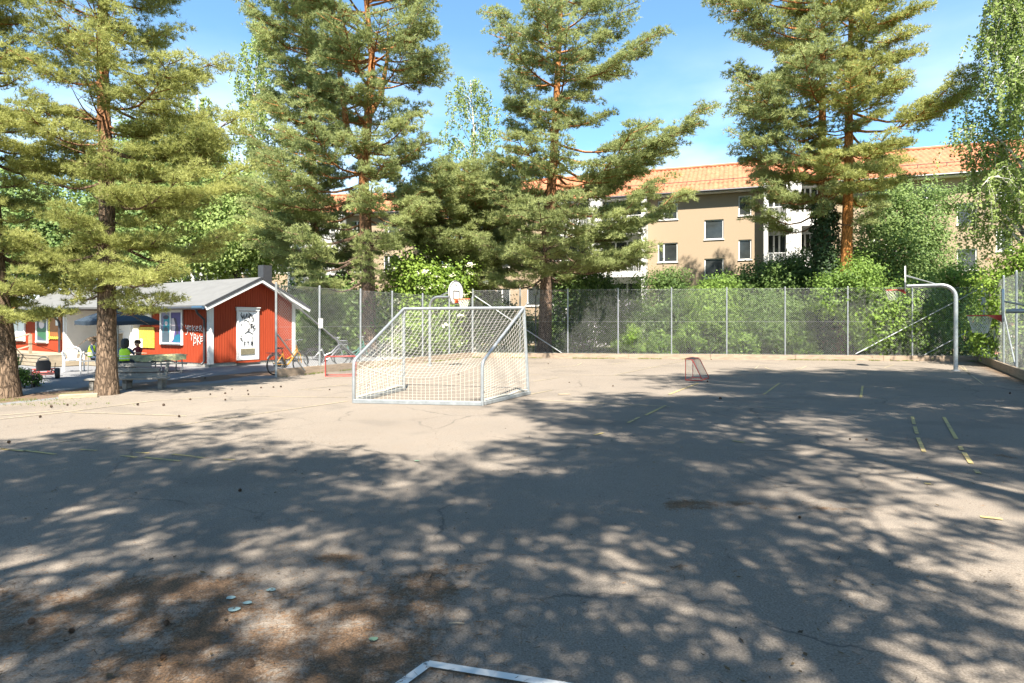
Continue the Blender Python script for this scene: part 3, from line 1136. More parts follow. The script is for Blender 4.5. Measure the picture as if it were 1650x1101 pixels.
pine_tree('lower broad pine filling the gap between the two tall pines above the hoop', (752 - CX) * Y / F, Y,
          trunk_px(752, Y, [(566, 752), (400, 752), (280, 752)]), 0.24,
          prof_px(752, Y, [(478, 690, 800), (445, 660, 830), (410, 640, 850), (370, 635, 860), (335, 640, 850), (305, 670, 830), (285, 735, 770)]),
          23, PB, whorl=0.52, per=7, tuft=0.19, K=8, wd=0.014, step=0.42, fill=26, puff=0.36, skip=0.04, dead=8, tw=0.2)
# centre pine
Y = 29.8
pine_tree('tall pine with spreading boughs right of the basketball hoop, in front of the balconies', (879 - CX) * Y / F, Y,
          trunk_px(879, Y, [(572, 877), (470, 880), (370, 883), (240, 894), (100, 899), (0, 905), (-60, 910)]), 0.33,
          prof_px(890, Y, [(440, 790, 960), (405, 780, 1070), (365, 785, 1112), (330, 800, 1080), (300, 800, 1060), (270, 790, 1100), (245, 800, 1115), (215, 830, 1090), (195, 790, 960), (160, 782, 1020), (125, 785, 1045), (95, 790, 1030), (70, 800, 990), (40, 850, 985), (10, 862, 1000), (-30, 870, 970), (-70, 895, 925)]),
          24, PB, whorl=0.56, per=5, tuft=0.19, K=8, wd=0.014, step=0.42, fill=22, puff=0.36, skip=0.1, dead=14, fol0=0.4, tw=0.21, wtop=0.9)
# right pines
Y = 28.8
pine_tree('pine with a bare bright orange trunk in front of the apartment block', (1362 - CX) * Y / F, Y,
          trunk_px(1362, Y, [(570, 1357), (430, 1362), (270, 1366), (100, 1369), (-80, 1372)]), 0.30,
          prof_px(1366, Y, [(300, 1270, 1450), (280, 1250, 1520), (250, 1240, 1540), (220, 1280, 1525), (190, 1270, 1520), (150, 1280, 1500), (110, 1270, 1480), (70, 1260, 1490), (30, 1260, 1480), (-10, 1275, 1460), (-40, 1320, 1415), (-60, 1350, 1390)]),
          25, (M['pine_a'], M['bark_o']), whorl=0.8, per=5, tuft=0.19, K=8, wd=0.014, step=0.42, fill=22, puff=0.36, skip=0.12, fol0=0.4, tw=0.21, lift=0.55)
Y = 29.2
pine_tree('dark-trunked ivy-clad pine just left of the bright orange trunk', (1327 - CX) * Y / F, Y,
          trunk_px(1327, Y, [(566, 1335), (400, 1328), (200, 1324), (-60, 1325)]), 0.30,
          prof_px(1325, Y, [(345, 1225, 1400), (310, 1180, 1400), (270, 1168, 1390), (230, 1190, 1370), (190, 1170, 1370), (150, 1165, 1380), (110, 1180, 1400), (70, 1160, 1400), (40, 1165, 1380), (0, 1175, 1380), (-25, 1250, 1370), (-45, 1300, 1345)]),
          26, PB, whorl=0.9, per=5, tuft=0.19, K=8, wd=0.014, step=0.42, fill=22, puff=0.36, skip=0.12, dead=4, fol0=0.5, lift=0.5)

# birches
Y = 23.5
birch_tree('weeping birch hanging over the right fence at the edge of the photo', (1672 - CX) * Y / F, Y,
           trunk_px(1672, Y, [(590, 1672), (300, 1660), (-150, 1650)]), 0.20,
           prof_px(1660, Y, [(330, 1545, 1790), (260, 1535, 1800), (180, 1552, 1800), (110, 1560, 1790), (40, 1590, 1780), (-40, 1595, 1760), (-130, 1640, 1700)]),
           31, n=36, strands=17, drop=2.0, size=0.066, dens=1.4)
Y = 40.0
birch_tree('slim pale birch showing above the shed between the pines', (408 - CX) * Y / F, Y, trunk_px(408, Y, [(560, 404), (300, 408), (60, 414)]), 0.19,
           prof_px(408, Y, [(420, 350, 470), (350, 345, 470), (280, 350, 460), (200, 362, 445), (130, 372, 440), (70, 380, 430), (40, 400, 420)]), 32, n=24, strands=9, drop=1.8, size=0.085, dens=1.3)
Y = 42.0
birch_tree('thin sparse birch with white stem between the tall pines', (762 - CX) * Y / F, Y, trunk_px(762, Y, [(556, 752), (400, 758), (220, 764), (130, 758)]), 0.19,
           prof_px(762, Y, [(330, 690, 830), (270, 690, 830), (210, 700, 820), (160, 705, 800), (120, 730, 775)]), 33, n=18, strands=8, drop=1.5, size=0.085, dens=1.3)
Y = 33.5
birch_tree('white-stemmed birch behind the football goal', (766 - CX) * Y / F, Y, trunk_px(766, Y, [(562, 768), (480, 767), (300, 766)]), 0.24,
           prof_px(766, Y, [(455, 735, 800), (400, 720, 815), (340, 730, 810), (310, 750, 785)]), 34, n=8, strands=7, drop=1.2, size=0.07)
Y = 44.0
birch_tree('white-stemmed birch far behind the shed roof', (316 - CX) * Y / F, Y, trunk_px(316, Y, [(556, 318), (330, 315), (150, 318)]), 0.24,
           prof_px(316, Y, [(440, 240, 400), (380, 235, 400), (300, 240, 390), (220, 260, 370), (160, 290, 345)]), 35, n=22, strands=10, drop=2.0, size=0.10, dens=1.3)

# broadleaf trees and bushes, blobs given in photo pixels at depth Y
def blobs_px(cx, y, rows):
    k = y / F
    return [((r[0] - cx) * k, (i % 3 - 1) * 0.35, zof(r[1], y), r[2] * k, r[2] * k * 0.9, r[3] * k) for i, r in enumerate(rows)]


def bush(label, cx, y, rows, n, size, leaf, seed, flowers=None, name='bush', trunk=None, cat='bush', group='bushes round the court', part='foliage'):
    return leafy(name, label, cat, (cx - CX) * y / F, y, blobs_px(cx, y, rows), n, size, (leaf, M['bark_grey']), seed, trunk, group, flowers, part)


TG = 'broadleaf trees behind the fence'
bush('leafy tree with pale green crown behind the shed roof', 385, 36.0, [(385, 370, 55, 60), (340, 400, 55, 50), (420, 400, 45, 50), (300, 350, 45, 50), (390, 310, 50, 40)], 30000, 0.10, M['birch_leaf'], 41, trunk=(0.2, 7.5, 6), name='broadleaf_tree', cat='tree', group=TG, part='crown')
bush('dense leafy tree behind the near pines at the left edge', 70, 34.0, [(60, 380, 75, 70), (130, 420, 60, 50), (-10, 420, 80, 70), (200, 410, 60, 60), (20, 320, 70, 50), (120, 340, 60, 50), (250, 430, 50, 40)], 36000, 0.11, M['maple'], 42, trunk=(0.25, 8, 6), name='broadleaf_tree', cat='tree', group=TG, part='crown')
bush('leafy tree filling the space left of the shed above the roof', 230, 38.0, [(230, 360, 70, 60), (180, 300, 60, 60), (280, 300, 60, 50), (240, 250, 50, 50), (320, 250, 45, 50)], 32000, 0.115, M['maple'], 43, trunk=(0.25, 9, 6), name='broadleaf_tree', cat='tree', group=TG, part='crown')
bush('green maple with layered crown behind the right-hand hoop', 1435, 33.5, [(1430, 400, 65, 60), (1480, 370, 50, 45), (1390, 440, 55, 60), (1450, 470, 60, 60), (1500, 430, 40, 50), (1540, 320, 36, 28), (1470, 320, 45, 30), (1420, 340, 45, 40)], 44000, 0.075, M['maple'], 44, trunk=(0.16, 5.6, 6), name='broadleaf_tree', cat='tree', group=TG, part='crown')
bush('small dark leafy tree overhanging the far fence left of the ivy-clad pine', 1250, 32.0, [(1250, 450, 60, 32), (1200, 475, 50, 38), (1310, 440, 50, 40), (1280, 480, 60, 50)], 36000, 0.068, M['bush_dark'], 45, trunk=(0.13, 4.6, 6), name='broadleaf_tree', cat='tree', group=TG, part='crown')
bush('elder bush with creamy white blossom behind the left fence', 675, 31.0, [(665, 450, 48, 45), (700, 480, 50, 50), (640, 500, 40, 50), (690, 530, 60, 42), (735, 450, 36, 36), (660, 420, 28, 22), (625, 545, 30, 28)], 20000, 0.085, M['bush_bright'], 46, flowers=(M['flower'], 60, 0.19))
bush('dark evergreen shrub behind the fence next to the centre pine', 930, 31.6, [(925, 470, 48, 50), (965, 480, 40, 40), (905, 530, 42, 40), (955, 520, 40, 45), (950, 440, 30, 25), (985, 550, 30, 24)], 32000, 0.062, M['bush_dark'], 47)
bush('large green shrub rising above the fence in front of the beige wall', 1060, 31.0, [(1060, 480, 50, 42), (1030, 530, 55, 45), (1100, 520, 50, 50), (1075, 455, 40, 18), (1010, 500, 34, 34)], 30000, 0.058, M['bush_dark'], 48)
bush('shrub with dark leaves tangled through the far fence', 1145, 30.6, [(1140, 500, 42, 42), (1170, 540, 45, 32), (1120, 550, 40, 24), (1160, 465, 32, 22)], 22000, 0.055, M['bush_leaf'], 49)
bush('bushy green shrub at the fence below the dark tree', 1250, 30.2, [(1240, 520, 50, 50), (1290, 535, 45, 38), (1205, 545, 40, 28)], 24000, 0.058, M['bush_dark'], 50)
bush('bright green shrub behind the far fence under the right-hand hoop', 1430, 28.0, [(1372, 455, 36, 32), (1335, 480, 34, 34), (1400, 440, 34, 30), (1420, 520, 45, 50), (1460, 500, 50, 50), (1400, 560, 34, 18), (1480, 545, 45, 30), (1390, 510, 30, 50)], 36000, 0.062, M['bush_leaf'], 51)
bush('tall shrub dotted with pale pink flowers in the far right corner', 1540, 29.5, [(1540, 450, 40, 26), (1520, 500, 45, 45), (1570, 490, 40, 50), (1550, 540, 50, 34), (1490, 470, 30, 30)], 26000, 0.06, M['bush_leaf'], 52, flowers=(M['flower_pink'], 26, 0.10))
bush('sunlit rose bush climbing above the right fence', 1640, 23.0, [(1640, 430, 42, 36), (1610, 470, 34, 40), (1680, 460, 50, 60), (1630, 520, 40, 50), (1690, 530, 50, 60), (1600, 540, 26, 34)], 18000, 0.06, M['bush_bright'], 53, flowers=(M['flower_pink'], 30, 0.09))
for i, (px_, hh, sd__) in enumerate(((1015, 545, 81), (1060, 552, 82), (1105, 540, 83), (1195, 556, 84), (1290, 552, 85), (1385, 545, 86), (1500, 553, 87))):
    bush(('low bright sapling at the foot of the far fence below the dark evergreen shrub', 'low bright sapling at the far fence in front of the large green shrub', 'taller bright sapling at the far fence beside the dark-leaved shrub',
          'small bright sapling at the far fence under the dark overhanging tree', 'low bright sapling at the far fence just left of the ivy-clad pine', 'bright sapling at the far fence right of the bright orange trunk',
          'low bright sapling at the far fence near the far right corner')[i], px_, 28.9 + 0.06 * i, [(px_, hh, 14, 20), (px_ + 12, hh + 12, 16, 12), (px_ - 14, hh + 14, 14, 10), (px_ + 4, hh - 14, 8, 10)], 2400, 0.06, M['bush_leaf'], sd__, group='saplings along the far fence', name='sapling', cat='sapling')
bush('low yellow-green bush on the lawn beside the street lamp', 850, 37.0, [(850, 530, 26, 24), (880, 540, 30, 18), (825, 540, 20, 16)], 7000, 0.08, M['bush_bright'], 54)
bush('dark hedge of shrubs added behind the bicycles to stand for the shade under the pines', 560, 31.5, [(540, 505, 55, 55), (600, 515, 55, 50), (500, 520, 45, 50), (640, 545, 40, 28), (560, 555, 70, 20), (470, 500, 30, 50)], 30000, 0.095, M['bush_dark'], 55)  # dark-leaved mass added in place of the deep shade beneath the pines
bush('dark shrub behind the goal beyond the far fence', 790, 34.2, [(795, 520, 45, 36), (740, 530, 40, 30), (710, 535, 40, 30), (835, 535, 30, 24), (770, 490, 40, 24)], 22000, 0.09, M['bush_dark'], 56)  # shrub in the darker leaf colour
bush('leafy green bush growing at the foot of the left-edge pine trunk', 33, 15.6, [(33, 590, 6, 14), (32, 608, 8, 12), (38, 613, 6, 8)], 1700, 0.04, M['bush_leaf'], 57)


def ivy():
    """ivy coat of the dark trunk"""
    rng = np.random.default_rng(61)
    y = 29.2
    t = thing('ivy', 'dark ivy coat climbing the trunk left of the bright orange pine', 'ivy', ((1330 - CX) * y / F, y, 0))
    n = 9000
    z = rng.uniform(0.1, zof(330, y), n)
    a = rng.uniform(0, 2 * PI, n)
    r = 0.34 + 0.28 * vnoise(a * 0.9, z, 0.9, 3) + rng.normal(0, 0.05, n)
    cx0 = 0.17 - 0.26 * z / 7.5
    C = np.stack([cx0 + r * np.cos(a), r * np.sin(a), z], 1)
    V, T = leaves(C, np.stack([np.cos(a), np.sin(a), np.full(n, 0.5)], 1) + rng.normal(0, 0.4, (n, 3)), rng.uniform(0.04, 0.085, n), rng, 0.8)
    np_mesh('foliage', V, T, M['ivy'], t, np.repeat(rng.random(n), 4))
    MB().tube([(0.1, -0.3, 0), (0.05, -0.33, 2), (-0.1, -0.3, 4.5), (-0.1, -0.25, 7)], [0.03, 0.025, 0.02, 0.008], 6).build('stem', M['bark_grey'], t)


ivy()


def lawn_grass():
    rng = np.random.default_rng(77)
    n = 16000
    s = rng.random(n)
    p, q = np.array(CORNER_L), np.array(CORNER_R)
    d = (q - p)
    nn = np.array([-d[1], d[0]]) / np.linalg.norm(d)
    xy = p + d * s[:, None] * 1.05 + nn * (0.25 + rng.random(n) ** 1.5 * 7)[:, None]
    C = np.c_[xy, np.zeros(n)]
    V, T = blades(C, np.tile([0, 0, 1.0], (n, 1)), 4, rng.uniform(0.08, 0.22, n), 0.010, rng, 0.5)
    V[:, 2] = np.abs(V[:, 2])
    o = np_mesh('lawn_grass', V, T, M['grass'], tint=np.repeat(rng.random(n * 4), 3))
    tag(o, 'rough green grass growing behind the far fence', 'grass', kind='stuff')
    # tufts at the foot of the near pines
    n = 260
    c0 = np.array(gp(30, 645))
    xy = c0 + rng.normal(0, 1, (n, 2)) * [0.55, 0.18]
    c1 = np.array(gp(55, 652))
    xy[: n // 2] = c1 + rng.normal(0, 1, (n // 2, 2)) * [0.9, 0.12]
    C = np.c_[xy, np.zeros(n)]
    V, T = blades(C, np.tile([0, 0, 1.0], (n, 1)), 4, rng.uniform(0.02, 0.06, n), 0.004, rng, 0.9)
    V[:, 2] = np.abs(V[:, 2])
    o = np_mesh('grass_tufts', V, T, M['grass'], tint=np.repeat(rng.random(n * 4), 3))
    tag(o, 'thin grass tufts in the needle strip below the left-edge pine', 'grass', kind='stuff')


lawn_grass()


# trees on the viewer's side of the yard: they throw the dappled shade
CG = 'shade trees on the near side of the yard'
M['pine_c'] = leaf_mat('pine_needles_shade', (0.05, 0.075, 0.02), (0.20, 0.22, 0.06), 0.25)
def shade_pine(lab, x, y, H_, prof, seed, skip=0.1, fill=16, whorl=0.75, lean=0.0):
    pine_tree(lab, x, y, [(0, 0), (H_ * 0.55, lean * 0.6), (H_, lean)], 0.22, prof, seed, (M['pine_c'], M['bark_a']), whorl=whorl, per=5, tuft=0.22, K=7, wd=0.02, step=0.45, skip=skip,
              group=CG, name='shade_pine', fill=fill, puff=0.36, tw=0.3)


shade_pine('shade pine standing behind the viewer on the shed side', -3.3, -2.2, 12.4, [(5.2, 2.2, 2.4), (6.8, 2.6, 2.8), (7.6, 4.0, 4.0), (9.5, 4.2, 3.6), (11.3, 2.6, 2.4), (12.4, 0.4, 0.4)], 71, 0.06, 18, 0.65)
shade_pine('shade pine standing behind the viewer in the middle', 2.0, -1.7, 12.2, [(5.4, 2.2, 3.0), (6.8, 2.6, 2.4), (7.8, 3.2, 1.0), (9.5, 2.2, 0.8), (11.0, 1.4, 0.8), (12.2, 0.3, 0.3)], 72, 0.06, 18)
shade_pine('slender leaning shade pine behind the viewer on the fence side', 7.0, -1.0, 18.0, [(10.2, 2.5, 3.5), (12.5, 4.8, 4.6), (15.0, 3.8, 3.8), (17.0, 1.6, 1.6), (18.0, 0.3, 0.3)], 75, 0.08, 16, 0.7, -2.8)
shade_pine('tall shade pine beyond the near end of the right fence', 11.0, 3.6, 21.0, [(8.5, 3.6, 4.4), (10.5, 5.0, 4.6), (13.0, 5.2, 4.4), (17.0, 4.6, 4.0), (19.6, 2.6, 2.2), (21.0, 0.3, 0.3)], 73, 0.08, 16, 0.65, -1.6)
shade_pine('shade pine halfway along the outside of the right fence', 14.2, 8.4, 17.0, [(7.5, 4.0, 3.2), (9.0, 4.8, 4.2), (12.0, 4.4, 4.0), (15.5, 2.6, 2.4), (17.0, 0.3, 0.3)], 74, 0.12, 14, 0.75, -0.8)
# ================================================================ court equipment
def net_surface(mb, fn, nu, nv, r=0.0024):
    for i in range(nu + 1):
        mb.tube([fn(i / nu, v) for v in np.linspace(0, 1, 15)], r, 3, False)
    for j in range(nv + 1):
        mb.tube([fn(u, j / nv) for u in np.linspace(0, 1, 22)], r, 3, False)


def football_goal():
    fr = Vector((*gp(851, 636), 0))
    fl = Vector((-2.63, 15.08, 0))
    br = Vector((*gp(777, 653.6), 0))
    bl = Vector((*gp(570, 649.5), 0))
    o = fr
    t = thing('football_goal', 'galvanised football goal with white net standing on the open asphalt', 'goal', fr)
    fr, fl, br, bl = fr - o, fl - o, br - o, bl - o
    up = Vector((0, 0, 1))
    hf, hb = 1.98, 0.86
    lean = Vector((-0.10, 0.02, 0))
    FT_r, FT_l = fr + up * hf + lean, fl + up * hf
    BT_r, BT_l = br + up * hb, bl + up * hb
    for p, q in ((fr, FT_r), (fl, FT_l)):
        m = MB().tube([p, q], 0.038, 12)
        m.build('post', M['steel'], t, smooth=True)
    m = MB().tube([FT_l, FT_r], 0.038, 12)
    m.build('crossbar', M['steel'], t, smooth=True)
    for a, b, c in ((br, BT_r, FT_r), (bl, BT_l, FT_l)):
        d = (c - b).normalized()
        m = MB().tube([a, b - up * 0.10, b - up * 0.03 + d * 0.02, b + d * 0.10, c], 0.033, 10)
        m.build('rear_stay', M['steel'], t, smooth=True)
    m = MB().beam(bl + up * 0.04, br + up * 0.04, 0.11, 0.08)
    m.build('rear_ground_bar', M['steel_dull'], t, bevel=0.008)
    for a, b in ((fl, bl), (fr, br)):
        d = (b - a).normalized()
        m = MB().beam(a + up * 0.042 - d * 0.04, b + up * 0.042 - d * 0.06, 0.10, 0.075)
        m.build('side_ground_bar', M['steel_dull'], t, bevel=0.008)
    # bundled cord along the side bars
    # knob / light on the right post
    m = MB().ell(FT_r + Vector((0.09, 0.02, 0.10)), (0.035, 0.035, 0.035), 10, 6)
    m.tube([FT_r, FT_r + Vector((0.09, 0.02, 0.10))], 0.012, 6)
    m.build('net_hook', M['steel_dull'], t, smooth=True)
    n = MB()

    def roof(u, v):
        p = FT_l.lerp(FT_r, u).lerp(BT_l.lerp(BT_r, u), v)
        sag = 0.30 * 4 * u * (1 - u) * v ** 1.4 + 0.12 * math.sin(PI * v) * (4 * u * (1 - u)) ** 0.5
        return p - up * (sag + 0.03)

    def back(u, v):
        p = roof(u, 1).lerp(bl.lerp(br, u) + up * 0.08, v)
        return p + Vector((0, 0.02 * math.sin(9 * u), 0))

    def side(a0, a1, b0, b1, sg):
        def fn(u, v):
            p = a1.lerp(b1, u).lerp(a0.lerp(b0, u) + up * 0.08, v)
            return p + Vector((sg * 0.07 * math.sin(PI * u) * math.sin(PI * v), 0, -0.05 * math.sin(PI * u) * (1 - v)))
        return fn
    net_surface(n, roof, 30, 25)
    net_surface(n, back, 30, 8)
    net_surface(n, side(fr, FT_r, br, BT_r, 1), 21, 18)
    net_surface(n, side(fl, FT_l, bl, BT_l, -1), 21, 18)
    n.build('net', M['net'], t)
    for a, b in ((fl, bl), (fr, br)):
        rp = MB()
        pts = [a.lerp(b, s) + up * (0.10 + 0.05 * abs(math.sin(7 * s)) * (1 - s)) for s in np.linspace(0.03, 0.95, 14)]
        rp.tube(pts, 0.016, 6)
        rp.build('net_rope', M['net'], t, smooth=True)


football_goal()


def basket_net(mb, c, r, h, n=12):
    """knotted hoop net, wide at the rim"""
    for k in range(n):
        for sg in (1, -1):
            pts = []
            for s in np.linspace(0, 1, 9):
                a = 2 * PI * (k / n) + sg * s * 1.5
                q = r * (1 - 0.45 * s ** 0.8)
                pts.append((c[0] + q * math.cos(a), c[1] + q * math.sin(a), c[2] - h * s))
            mb.tube(pts, 0.006, 3, False)


def fan_poly(w, h):
    """outline of a fan-shaped board, origin at the bottom centre"""
    pts = [(-w * 0.24, 0), (w * 0.24, 0), (w * 0.36, h * 0.10), (w * 0.49, h * 0.34)]
    for a in np.linspace(0.05, PI - 0.05, 13):
        pts.append((w * 0.5 * math.cos(a), h * 0.52 + h * 0.48 * math.sin(a)))
    pts += [(-w * 0.49, h * 0.34), (-w * 0.36, h * 0.10)]
    return pts


def basketball_hoop(label, base, adir, arm, zarm, board_w, board_h, board_z, rim_z, rim_col, pole_r, bend=0.42, mark=False, rim_d=0.45, group='basketball hoops', strut=True):
    t = thing('basketball_hoop', label, 'basketball hoop', (base[0], base[1], 0), 0, group)
    a = Vector((adir[0], adir[1], 0)).normalized()
    u = Vector((-a.y, a.x, 0))
    up = Vector((0, 0, 1))
    pts = [Vector((0, 0, -0.03)), up * (zarm - bend)]
    for k in range(1, 9):
        q = PI / 2 * k / 8
        pts.append(up * (zarm - bend + bend * math.sin(q)) + a * (bend * (1 - math.cos(q))))
    pts.append(a * arm + up * zarm)
    pm = MB().tube(pts, [pole_r] * 2 + [pole_r * 0.95] * 8 + [pole_r * 0.85], 14)
    pm.lathe([(pole_r * 1.9, 0.0), (pole_r * 1.9, 0.03), (pole_r * 1.1, 0.05)], 16)
    pm.build('pole', M['steel'], t, smooth=True)
    bc = a * (arm + 0.03)
    bo = MB()
    bo.prism(fan_poly(board_w, board_h), bc + up * board_z, u, up, 0.035)
    bo_o = bo.build('backboard', M['board_white'], t)
    dk = MB()
    fp = fan_poly(board_w * 0.965, board_h * 0.965)
    # board trim and target square on the playing face
    face = bc + a * (0.005 + (0.035 if u.cross(up).dot(a) > 0 else 0.0)) + up * (board_z + board_h * 0.017)
    k = len(fp)
    for i in range(k):
        p, q = fp[i], fp[(i + 1) % k]
        dk.beam(face + u * p[0] + up * p[1], face + u * q[0] + up * q[1], 0.022, 0.006, up=a)
    dk.build('trim', M['dark_trim'], bo_o)
    dk = MB()
    sw, sh, sz = board_w * 0.20, board_h * 0.34, board_h * 0.20
    for p, q in (((-sw, sz), (sw, sz)), ((sw, sz), (sw, sz + sh)), ((sw, sz + sh), (-sw, sz + sh)), ((-sw, sz + sh), (-sw, sz))):
        dk.beam(face + u * p[0] + up * p[1], face + u * q[0] + up * q[1], 0.028, 0.007, up=a)
    dk.build('target_square', M['dark_trim'], bo_o)
    if mark:
        dk = MB()
        for p, q in (((-0.04, 0.70), (-0.01, 0.76)), ((-0.01, 0.76), (0.0, 0.70)), ((0.0, 0.70), (0.05, 0.695)), ((-0.05, 0.74), (-0.04, 0.70))):
            dk.beam(face + u * p[0] + up * p[1] * board_h / 0.9, face + u * q[0] + up * q[1] * board_h / 0.9, 0.012, 0.006, up=a)
        dk.build('emblem', M['dark_trim'], bo_o)
    if strut:
        st = MB()
        for sg in (-1, 1):
            st.tube([a * (arm * 0.42) + up * (zarm + pole_r * 0.8), bc + u * (sg * board_w * 0.22) + up * (board_z + board_h * 0.62)], 0.016, 6)
        st.build('strut', M['steel'], t, smooth=True)
    rm = MB()
    rc = bc + a * (rim_d / 2 + 0.17) + up * rim_z
    rm.ring(rc, rim_d / 2, 0.011, (0, 0, 1), 28, 8)
    e = bc + a * 0.03 + up * rim_z
    # bracket: wedge plates from board to ring
    for sg in (-1, 1):
        w0, w1 = e + u * sg * 0.09, rc - a * (rim_d * 0.30) + u * sg * (rim_d * 0.40)
        rm.add([w0 + up * 0.012, w1 + up * 0.012, w1 - up * 0.012, w0 - up * 0.13, w0 + up * 0.012 + u * sg * 0.006, w1 + up * 0.012 + u * sg * 0.006, w1 - up * 0.012 + u * sg * 0.006, w0 - up * 0.13 + u * sg * 0.006],
               [(0, 1, 2, 3), (7, 6, 5, 4), (0, 4, 5, 1), (1, 5, 6, 2), (2, 6, 7, 3), (3, 7, 4, 0)])
    rm.beam(e - up * 0.06 - a * 0.02, e - up * 0.06 + a * 0.02, 0.20, 0.15)
    rm.beam(e + a * 0.01 + up * 0.004, rc - a * (rim_d / 2 - 0.01) + up * 0.004, 0.16, 0.012)
    rim = rm.build('rim', rim_col, t)
    nm = MB()
    basket_net(nm, rc, rim_d / 2, 0.36)
    nm.build('net', M['net'], rim)
    return t


basketball_hoop('grey goose-neck basketball hoop with white fan-shaped board seen edge-on at the far right', gp(1540, 598), (-0.84, 0.54), 1.40, 2.93, 0.95, 0.90, 2.74, 2.80, M['red_paint'], 0.066)
basketball_hoop('goose-neck basketball hoop with rounded white board behind the football goal', gp(692.5, 590), (0.80, -0.60), 1.28, 2.60, 0.78, 0.86, 2.32, 2.50, M['rim_orange'], 0.055, mark=True)
# mini hoop beside the right fence
mx, my = 10.95, 12.15
basketball_hoop('low red-rimmed basketball hoop beside the right fence', (mx, my), (-0.79, 0.61), 1.0, 1.88, 0.62, 0.68, 1.66, 1.79, M['red_paint'], 0.05, 0.3)


def floorball_goal(label, base, rz, flip=1):
    t = thing('floorball_goal', label, 'floorball goal', (base[0], base[1], 0), rz, 'small floorball goals')
    w, h, d = 0.90, 0.62, 0.46
    m = MB()
    # mouth frame in the local xz plane, depth along +y
    m.tube([(-w / 2, 0, 0.014), (-w / 2, 0, h - 0.04), (-w / 2 + 0.04, 0, h), (w / 2 - 0.04, 0, h), (w / 2, 0, h - 0.04), (w / 2, 0, 0.014), (-w / 2, 0, 0.014)], 0.011, 8)
    m.build('mouth_frame', M['red_paint'], t, smooth=True)
    m = MB()
    for s in (-1, 1):
        x = s * w / 2
        m.tube([(x, 0, h - 0.01), (x, 0.16, h - 0.02), (x, 0.22, h - 0.08), (x, d, 0.05), (x, d, 0.014), (x, 0, 0.014)], 0.012, 8)
    m.tube([(-w / 2, d, 0.03), (w / 2, d, 0.03)], 0.012, 8)
    m.tube([(-w / 2, 0.18, h - 0.03), (w / 2, 0.18, h - 0.03)], 0.010, 8)
    m.build('rear_frame', M['red_paint'], t, smooth=True)
    n = MB()

    def back(u, v):
        x = -w / 2 + w * u
        if v < 0.3:
            y, z = 0.18 * v / 0.3, h - 0.03 * v / 0.3
        else:
            q = (v - 0.3) / 0.7
            y, z = 0.18 + (d - 0.18) * q, h - 0.03 - (h - 0.06) * q
        b = math.sin(PI * u)
        return Vector((x, y - 0.05 * b * v * (1 - v) * 4, z))

    def side(s):
        def fn(u, v):
            ybk = 0.2 + (d - 0.2) * v
            return Vector((s * w / 2, ybk * u, (h - 0.03) * (1 - v) + 0.02))
        return fn
    net_surface(n, back, 22, 18, 0.0028)
    net_surface(n, side(-1), 9, 14, 0.0028)
    net_surface(n, side(1), 9, 14, 0.0028)
    n.build('net', M['steel_dull'], t)
    return t


fx, fy = gp(1113, 612)
floorball_goal('small red floorball goal alone on the asphalt at the edge of the tree shade', (fx, fy + 0.15), R(241))
fx, fy = gp(549, 607)
floorball_goal('small red floorball goal by the left fence behind the big net', (fx, fy), R(14))


# ================================================================ chain-link fences
def chain_fence(label, p, q, h, posts, braces, z0=0.22, post_r=0.034, spacing=0.09, wire=0.0016, top_wire=True, extra=0.06, sign=None, steel=None):
    p, q = Vector((*p, 0)), Vector((*q, 0))
    Ln = (q - p).length
    rz = math.atan2(q.y - p.y, q.x - p.x)
    t = thing('chain_link_fence', label, 'fence', p, rz, 'chain link fences round the court')
    steel = steel or M['steel']
    for s in posts:
        m = MB().tube([(s, 0, -0.05), (s, 0, h + extra)], post_r, 10)
        m.ell((s, 0, h + extra), (post_r, post_r, 0.02), 10, 4)
        m.build('post', steel, t, smooth=True)
    for (x0, zz0, x1, zz1) in braces:
        MB().tube([(x0, -0.03, zz0), (x1, -0.03, zz1)], 0.024, 8).build('brace', steel, t, smooth=True)
    # woven wire: two families of zig-zag diagonals clipped to the panel
    V, T = [], []
    H_ = h - z0
    k = 0
    for sg in (1, -1):
        c = -H_ if sg == 1 else 0.0
        end = Ln if sg == 1 else Ln + H_
        while c < end:
            if sg == 1:
                x0, x1 = max(0, c), min(Ln, c + H_)
                za, zb = z0 + x0 - c, z0 + x1 - c
            else:
                x0, x1 = max(0, c - H_), min(Ln, c)
                za, zb = z0 + (c - x0), z0 + (c - x1)
            if x1 - x0 > 0.01:
                yo = 0.036 + sg * 0.003
                nx, nz = (za - zb) / math.hypot(x1 - x0, za - zb), (x1 - x0) / math.hypot(x1 - x0, za - zb)
                for (x, z) in ((x0, za), (x1, zb)):
                    V += [(x + nx * wire, yo, z + nz * wire), (x - nx * wire, yo - wire, z - nz * wire), (x - nx * wire, yo + wire, z - nz * wire)]
                T += [(k, k + 1, k + 4, k + 3), (k + 1, k + 2, k + 5, k + 4), (k + 2, k, k + 3, k + 5)]
                k += 6
            c += spacing
    np_mesh('wire_mesh', np.array(V), np.array(T), M['wire'], t)
    m = MB()
    for z in ((h, z0 + H_ / 2, z0 + 0.03) if top_wire else ()):
        m.tube([(0, 0.036, z), (Ln, 0.036, z)], 0.004, 4)
    if top_wire:
        m.build('line_wire', M['wire'], t)
    if sign:
        s, z = sign
        MB().bx((s - 0.10, -0.052, z - 0.16), (s + 0.10, -0.040, z + 0.16)).build('notice_plate', M['white_paint'], t, bevel=0.004)
        g = MB()
        for i, dz in enumerate((0.10, 0.05, 0.0, -0.05)):
            g.bx((s - 0.07, -0.056, z + dz - 0.008), (s + 0.07 - 0.03 * (i % 2), -0.0525, z + dz + 0.008))
        return t
    return t


